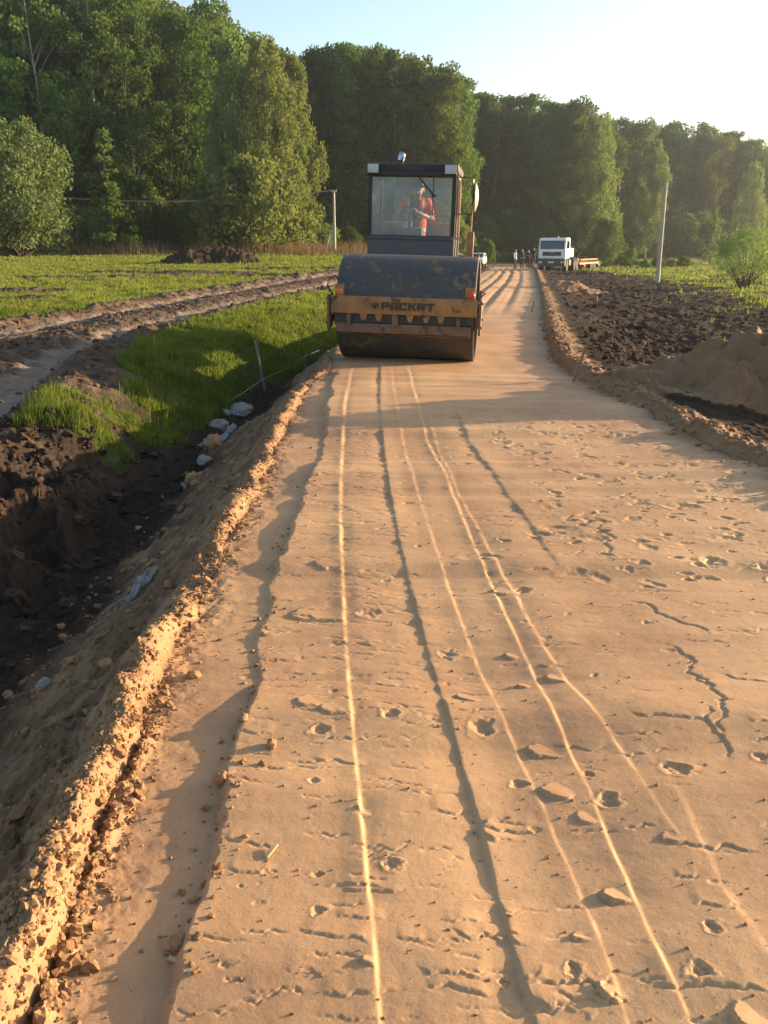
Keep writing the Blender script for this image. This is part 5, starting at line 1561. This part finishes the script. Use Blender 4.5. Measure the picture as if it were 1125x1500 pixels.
for x0, polys in ((-.24, [rc(0, 0, .03, .12), rc(.10, 0, .13, .12), [(.03, .12), (.03, .08), (.065, .04), (.10, .08), (.10, .12), (.065, .075)]]), (-.07, [[(0, 0), (.035, 0), (.065, .09), (.095, 0), (.13, 0), (.085, .12), (.045, .12)]]),
                  (.10, [rc(0, 0, .03, .12), rc(.10, 0, .13, .12), [(.03, .12), (.03, .08), (.10, 0), (.10, .05)]])):
    for p in polys: mb.prism([(x0 + q[0], 1.58 + q[1]) for q in p], .012, Matrix.Translation((.04, -1.224, 0)))
mb.build('lettering', M['lens_grey'], gr_, 0)
mb = MB(); mb.box((0, -1.12, .78), (2.46, .42, .66), bevel=.05); mb.box((0, -1.34, .62), (1.5, .02, .10)); bp_ = mb.build('bumper', M['grey_plastic'], lor)
for sx in (-1, 1):
    mb = MB(); mb.box((sx * .98, -1.335, .80), (.32, .03, .18), bevel=.02); mb.build('headlight', M['lens_grey'], bp_)
mb = MB(); mb.box((0, -1.345, .80), (.52, .015, .11)); mb.build('number_plate', M['white'], bp_)
mb = MB(); mb.box((0, 2.4, .82), (.9, 6.6, .26), bevel=.02); mb.build('chassis', M['dark_metal'], lor)
mb = MB(); mb.box((.0, 2.25, 1.62), (2.34, 1.9, .78), bevel=.05); mb.build('ballast_box', M['white'], lor)
mb = MB()
for sx in (-1, 1):
    mb.box((sx * 1.05, 1.05, .75), (.45, .95, .5), bevel=.05)
    for yy in (3.35, 4.70):
        pts = [(sx * 1.08, yy + .66 * math.cos(t), .52 + .62 * math.sin(t)) for t in np.linspace(.15, PI - .15, 9)]
        for p, q in zip(pts, pts[1:]):
            m_ = (Vector(p) + Vector(q)) / 2; L = (Vector(q) - Vector(p)).length; an = math.atan2(q[2] - p[2], q[1] - p[1])
            mb.box(m_, (.42, L, .03), rot=(an, 0, 0))
mb.build('mudguard', M['grey_plastic'], lor)
mb = MB(); mb.tube([(.2, 1.1, 2.45), (1.9, 1.2, 2.48)], .035, 6); mb.tube([(.2, 1.15, 2.3), (1.85, 1.25, 2.33)], .02, 6); mb.cyl((.2, 1.12, 1.9), (.2, 1.12, 2.6), .05, n=8); mb.build('boom', M['dark_metal'], lor)
mb = MB(); mb.cyl((.35, -.5, 2.88), (.35, -.5, 3.03), .07, n=12); mb.build('beacon', M['lamp_orange'], lor)
for sx in (-1, 1):
    for yy in (-.05, 3.35, 4.70): wheel(lor, 'wheel', sx * 1.05, yy, .52, .34 if yy < 1 else .5, sx)
# trailer
ang = R(-21.5)
tro = Vector((TX, TY, 0)) + Vector((-math.sin(ang) * 5.2, math.cos(ang) * 5.2, 0))
trl = empty('low_loader_trailer', (tro.x, tro.y, zat(tro.x, tro.y)), (0, 0, R(-24)), 'orange red low loader trailer hitched behind the white lorry', 'trailer')
mb = MB(); mb.box((0, 5.6, .62), (2.6, 9.5, .16), bevel=.02); mb.box((0, 0.2, 1.0), (2.2, 2.2, .20), bevel=.02); mb.box((0, 1.0, .80), (1.2, 1.2, .3)); mb.build('deck', M['trailer'], trl)
for sx in (-1, 1):
    mb = MB(); mb.box((sx * 1.27, 5.4, 1.0), (.06, 8.4, .08), bevel=.01)
    for k in range(9): mb.box((sx * 1.27, 1.5 + k * .98, .82), (.08, .10, .28))
    mb.build('side_rail', M['trailer'], trl)
    mb = MB(); mb.prism([(9.9, .56), (11.6, .12), (11.6, .22), (9.9, .74)], .7, Matrix.Translation((sx * .8 + .35, 0.45, 0)) @ Matrix.Rotation(PI / 2, 4, 'Z'))
    mb.build('ramp', M['trailer'], trl)
    for yy in (6.6, 7.6, 8.6): wheel(trl, 'wheel', sx * 1.05, yy, .38, .42, sx, 'trailer')
# white car behind the roller
CXx, CYy = (698.5 - 562.5) / 1331 * 96, 96.0
car = empty('car', (CXx, CYy, zat(CXx, CYy)), (0, 0, R(-12)), 'white car half hidden behind right end of the roller drum', 'car')
mb = MB()
prof = [(-2.0, .35), (-2.05, .75), (-1.85, .90), (-.95, 1.00), (-.35, 1.42), (.9, 1.46), (1.6, 1.05), (2.0, .98), (2.05, .40)]
mb.prism(prof, 1.70, Matrix.Translation((.85, 0, 0)) @ Matrix.Rotation(PI / 2, 4, 'Z'))
bmesh.ops.bevel(mb.bm, geom=list(mb.bm.edges), offset=.07, segments=2, affect='EDGES')
bd = mb.build('body', M['white'], car)
mb = MB(); mb.box((0, -.66, 1.225), (1.42, .02, .56), rot=(-.96, 0, 0), bevel=.005); mb.build('windscreen', M['glass_truck'], car)
for sx in (-1, 1):
    mb = MB(); mb.box((sx * .853, .25, 1.18), (.012, 1.3, .34), bevel=.004); mb.build('side_window', M['glass_truck'], car)
    mb = MB(); mb.box((sx * .62, -2.03, .72), (.34, .05, .14), bevel=.02); mb.build('headlight', M['lens_grey'], car)
    for yy in (-1.25, 1.3): wheel(car, 'wheel', sx * .78, yy, .32, .2, sx)
mb = MB(); mb.box((0, -2.06, .45), (1.66, .08, .22), bevel=.03); mb.build('bumper', M['grey_plastic'], car)

# ----------------------------------------------------------------- poles, wire, stakes
def pole(u, Y, vt, r0, r1, label, strut=False, arm_=True):
    x = Y * (u - 562.5) / 1333.0; z = zat(x, Y)
    h = CH - Y * slope(vt) - z
    o = empty('utility_pole', (x, Y, z), (0, 0, 0), label, 'utility pole')
    mb = MB(); mb.cyl((0, 0, -.5), (0, 0, h), r0, r1, 12, .01); mb.build('post', M['concrete'], o)
    if arm_:
        mb = MB(); mb.box((0, 0, h - .12), (.5, .06, .06), bevel=.01); ca = mb.build('crossarm', M['concrete'], o)
    for sx in ((-1, 1) if arm_ else ()):
        mb = MB(); mb.lathe([(.02, 0), (.02, .05), (.045, .06), (.05, .12), (.03, .15)], 10, Matrix.Translation((sx * .2, 0, h - .09))); mb.build('insulator', M['lens_grey'], ca)
    if strut:
        mb = MB(); mb.cyl((-1.05, .1, -.4), (-.06, 0, h * .50), .09, .07, 10); mb.build('strut', M['concrete'], o)
    return Vector((x, Y, z + h)), o


pt, _ = pole(490.5, 82, 279, .13, .095, 'pale utility pole with a leaning strut before the forest, left of the roller', True)
x0, y0 = G(966, 413, -.32)
pole(966, y0, 267, .145, .10, 'tall grey bare utility pole on the right field', False, False)
pl_, po_ = pole(-110, 82, 262, .13, .095, 'utility pole beyond the left edge carrying the wire')
for i, off in enumerate((-.2, .2)):
    mb = MB(); a, b = pl_ + Vector((off, 0, .03)), pt + Vector((off, 0, .03))
    pts = []
    for k in range(41):
        t = k / 40; p = a.lerp(b, t); p.z -= 4 * (1.35 + .05 * i) * t * (1 - t); pts.append(p)
    mb.tube(pts, .021, 5)
    tag(mb.build('overhead_wire', M['cable']), 'sagging overhead wire running left from the pale utility pole', 'wire', 'overhead wires')


def stake(name, base, top, w, mat, label, cat):
    b, t = Vector(base), Vector(top); L = (t - b).length
    mb = MB(); mb.box((0, 0, L / 2 - .06), (w, w * .8, L + .12), bevel=w * .12)
    o = mb.build(name, mat); o.location = b; o.rotation_euler = (t - b).to_track_quat('Z', 'Y').to_euler()
    return tag(o, label, cat)


bx, by = hit(388, 574, -.30); bz = zat(bx, by)
tx_, tz_ = XZ(374, 498, by - .05)
stake('stake', (bx, by, bz), (tx_, by - .05, tz_), .045, M['wood_grey'], 'weathered grey wooden stake standing at the left ditch', 'stake')
bx2, by2 = G(839, 547, .06)
tx2, tz2 = XZ(864, 492, by2)
stake('stake', (bx2, by2, zat(bx2, by2) - .05), (tx2, by2, tz2), .036, M['wood'], 'leaning brown wooden stake on the right berm', 'stake')
bx3, by3 = G(776, 452, 0)
stake('stake', (bx3 + .05, by3, zat(bx3, by3)), (bx3 + .12, by3, zat(bx3, by3) + .32), .035, M['wood'], 'small thin stake far along the right berm', 'stake')
# marking tape
def tape(pts, w, mat, label, name='marking_tape'):
    mb = MB(); mb.tube(pts, w, 5)
    return tag(mb.build(name, mat), label, 'tape')


mt_ = paint('tape_green', (0.36, 0.40, 0.20), .6, bump=0); mw_ = paint('tape_white', (.75, .72, .62), .6, bump=0)
sx_, sz_ = XZ(384, 556, by)
e1x, e1y = hit(317, 600, -.45); e2x, e2y = hit(452, 522, -.15)
tape([(sx_, by - .04, sz_), ((sx_ + e1x) / 2, (by + e1y) / 2, (sz_ + zat(e1x, e1y)) / 2 - .01), (e1x, e1y, zat(e1x, e1y) + .03)], .0028, mw_, 'pale tape slanting down from the grey stake to the ditch')
tape([(sx_, by - .04, sz_), ((sx_ + e2x) / 2, (by + e2y) / 2, (sz_ + zat(e2x, e2y)) / 2 - .02), (e2x, e2y, zat(e2x, e2y) + .06)], .004, mt_, 'green tape running from the grey stake towards the roller')
e3x, e3y = hit(470, 516, -.12)
mb = MB(); mb.box((0, 0, 0), (.34, .05, .012), bevel=.004); o = mb.build('lath', mw_); o.location = ((e2x + e3x) / 2, (e2y + e3y) / 2, zat((e2x + e3x) / 2, (e2y + e3y) / 2) + .06); o.rotation_euler = (0, -.15, 1.05)
tag(o, 'short pale lath in the shade at the far end of the green tape', 'lath')
a_, b_2 = G(992, 611, .14), G(1030, 632, .12)
mb = MB(); mb.tube([(a_[0], a_[1], zat(*a_) + .02), (b_2[0], b_2[1], zat(*b_2) + .02)], .007, 6)
tag(mb.build('rod', M['wood']), 'thin pale rod lying on top of the right berm', 'rod')

# pale stones and film along the foot of the left sand slope
for i, (u, v, rp, lab) in enumerate([(352, 606, 19, 'largest pale grey boulder half buried near the grey stake'), (322, 628, 14, 'pale boulder just below the largest grey one at the ditch'),
                                     (313, 655, 15, 'brownish boulder in the middle of the ditch stone row'), (300, 678, 13, 'small bluish grey boulder low in the ditch stone row'),
                                     (286, 706, 14, 'lowest brown boulder of the ditch stone row')]):
    x, y = hit(u, v, -.42); z = zat(x, y); s_ = rp * y / 1250
    v_, f_ = clods(np.array([[0, 0, 0]]), np.array([s_]), 3, np.random.default_rng(80 + i), .45)
    o = link('boulder', np_mesh('boulder', v_, f_, True), M['stone' if i in (0, 1, 3) else 'sand_clod']); o.location = (x, y, z + s_ * .25); tag(o, lab, 'boulder')


def film(u, v, zz, L, W, ang_, seed, label):
    x, y = hit(u, v, zz)
    a, b = np.meshgrid(np.linspace(-.5, .5, 36), np.linspace(-.5, .5, 18), indexing='ij')
    wv = W * (0.55 + .45 * np.cos(a * 2.6)) * (1 + .3 * noise(a * 5, a * 0, seed))
    px = a * L; py = b * wv
    c, s = math.cos(ang_), math.sin(ang_)
    X = x + px * c - py * s; Y = y + px * s + py * c
    Z = terrain(X, Y)[0] + .02 + .03 * np.abs(fbm(a * 6 + seed, b * 4, 4, seed)) + .05 * (1 - 4 * b * b) * np.clip(.5 + fbm(a * 3, b * 2, 2, seed + 5), 0, 1)
    vv = np.stack([X, Y, Z], -1).reshape(-1, 3); ii = np.arange(36 * 18).reshape(36, 18)
    ff = np.stack([ii[:-1, :-1], ii[1:, :-1], ii[1:, 1:], ii[:-1, 1:]], -1).reshape(-1, 4)
    me = np_mesh('plastic_film', vv, ff, True)
    return tag(link('plastic_film', me, M['film']), label, 'plastic film')


film(200, 872, -.33, .34, .12, 1.15, 3, 'crumpled clear plastic scrap on the shaded left sand slope')
film(318, 650, -.40, .55, .22, 1.0, 8, 'crumpled plastic film lying over the ditch boulders')
film(285, 705, -.42, .35, .18, .9, 12, 'bluish plastic film at lower end of the ditch boulders')
film(345, 607, -.36, .42, .26, .7, 15, 'grey plastic film draped by the largest boulder')

# ----------------------------------------------------------------- light, sky, camera
SUN_AZ, SUN_EL = R(19.0), R(10.5)       # azimuth measured from +X towards +Y
tosun = Vector((math.cos(SUN_EL) * math.cos(SUN_AZ), math.cos(SUN_EL) * math.sin(SUN_AZ), math.sin(SUN_EL)))
w = bpy.data.worlds.new('World'); SC.world = w; w.use_nodes = True
nt = w.node_tree; nt.nodes.clear()
wo = nt.nodes.new('ShaderNodeOutputWorld'); bg = nt.nodes.new('ShaderNodeBackground')
sky = nt.nodes.new('ShaderNodeTexSky'); sky.sky_type = 'NISHITA'; sky.sun_disc = False
sky.sun_elevation = SUN_EL; sky.sun_rotation = PI / 2 - SUN_AZ
sky.air_density = 1.0; sky.dust_density = 1.6; sky.ozone_density = 1.0
bg.inputs['Strength'].default_value = 0.125
nt.links.new(sky.outputs[0], bg.inputs[0]); nt.links.new(bg.outputs[0], wo.inputs[0])
sl = bpy.data.lights.new('sun', 'SUN'); sl.energy = 5.0; sl.angle = R(0.6); sl.color = (1.0, 0.76, 0.49)
so = bpy.data.objects.new('sun', sl); COL.objects.link(so)
so.rotation_euler = tosun.to_track_quat('Z', 'Y').to_euler(); so.location = tosun * 60

HAZE = True
if HAZE:
    hm, hn, ho = new_mat('air')
    pv = N(hn, 'ShaderNodeVolumePrincipled'); pv.inputs['Color'].default_value = (.90, .95, 1.0, 1)
    pv.inputs['Density'].default_value = 0.00042; pv.inputs['Anisotropy'].default_value = 0.7
    hn.links.new(pv.outputs[0], ho.inputs['Volume'])
    mb = MB(); mb.box((0, 900, 15), (9000, 3600, 44)); hz = mb.build('haze', hm, None, 0); tag(hz, kind='stuff')

cam = bpy.data.cameras.new('camera'); co = bpy.data.objects.new('camera', cam); COL.objects.link(co)
co.location = (0, 0, CH); co.rotation_euler = (PI / 2 - PITCH, 0, 0)
cam.sensor_fit = 'VERTICAL'; cam.sensor_height = 24.0; cam.sensor_width = 18.0
cam.lens = F / 1500.0 * 24.0
cam.clip_start = 0.05; cam.clip_end = 6000
SC.camera = co
SC.view_settings.view_transform = 'Standard'; SC.view_settings.look = 'None'
SC.view_settings.gamma = 1.0; SC.view_settings.exposure = 1.55
SC.cycles.max_bounces = 8; SC.cycles.transparent_max_bounces = 24
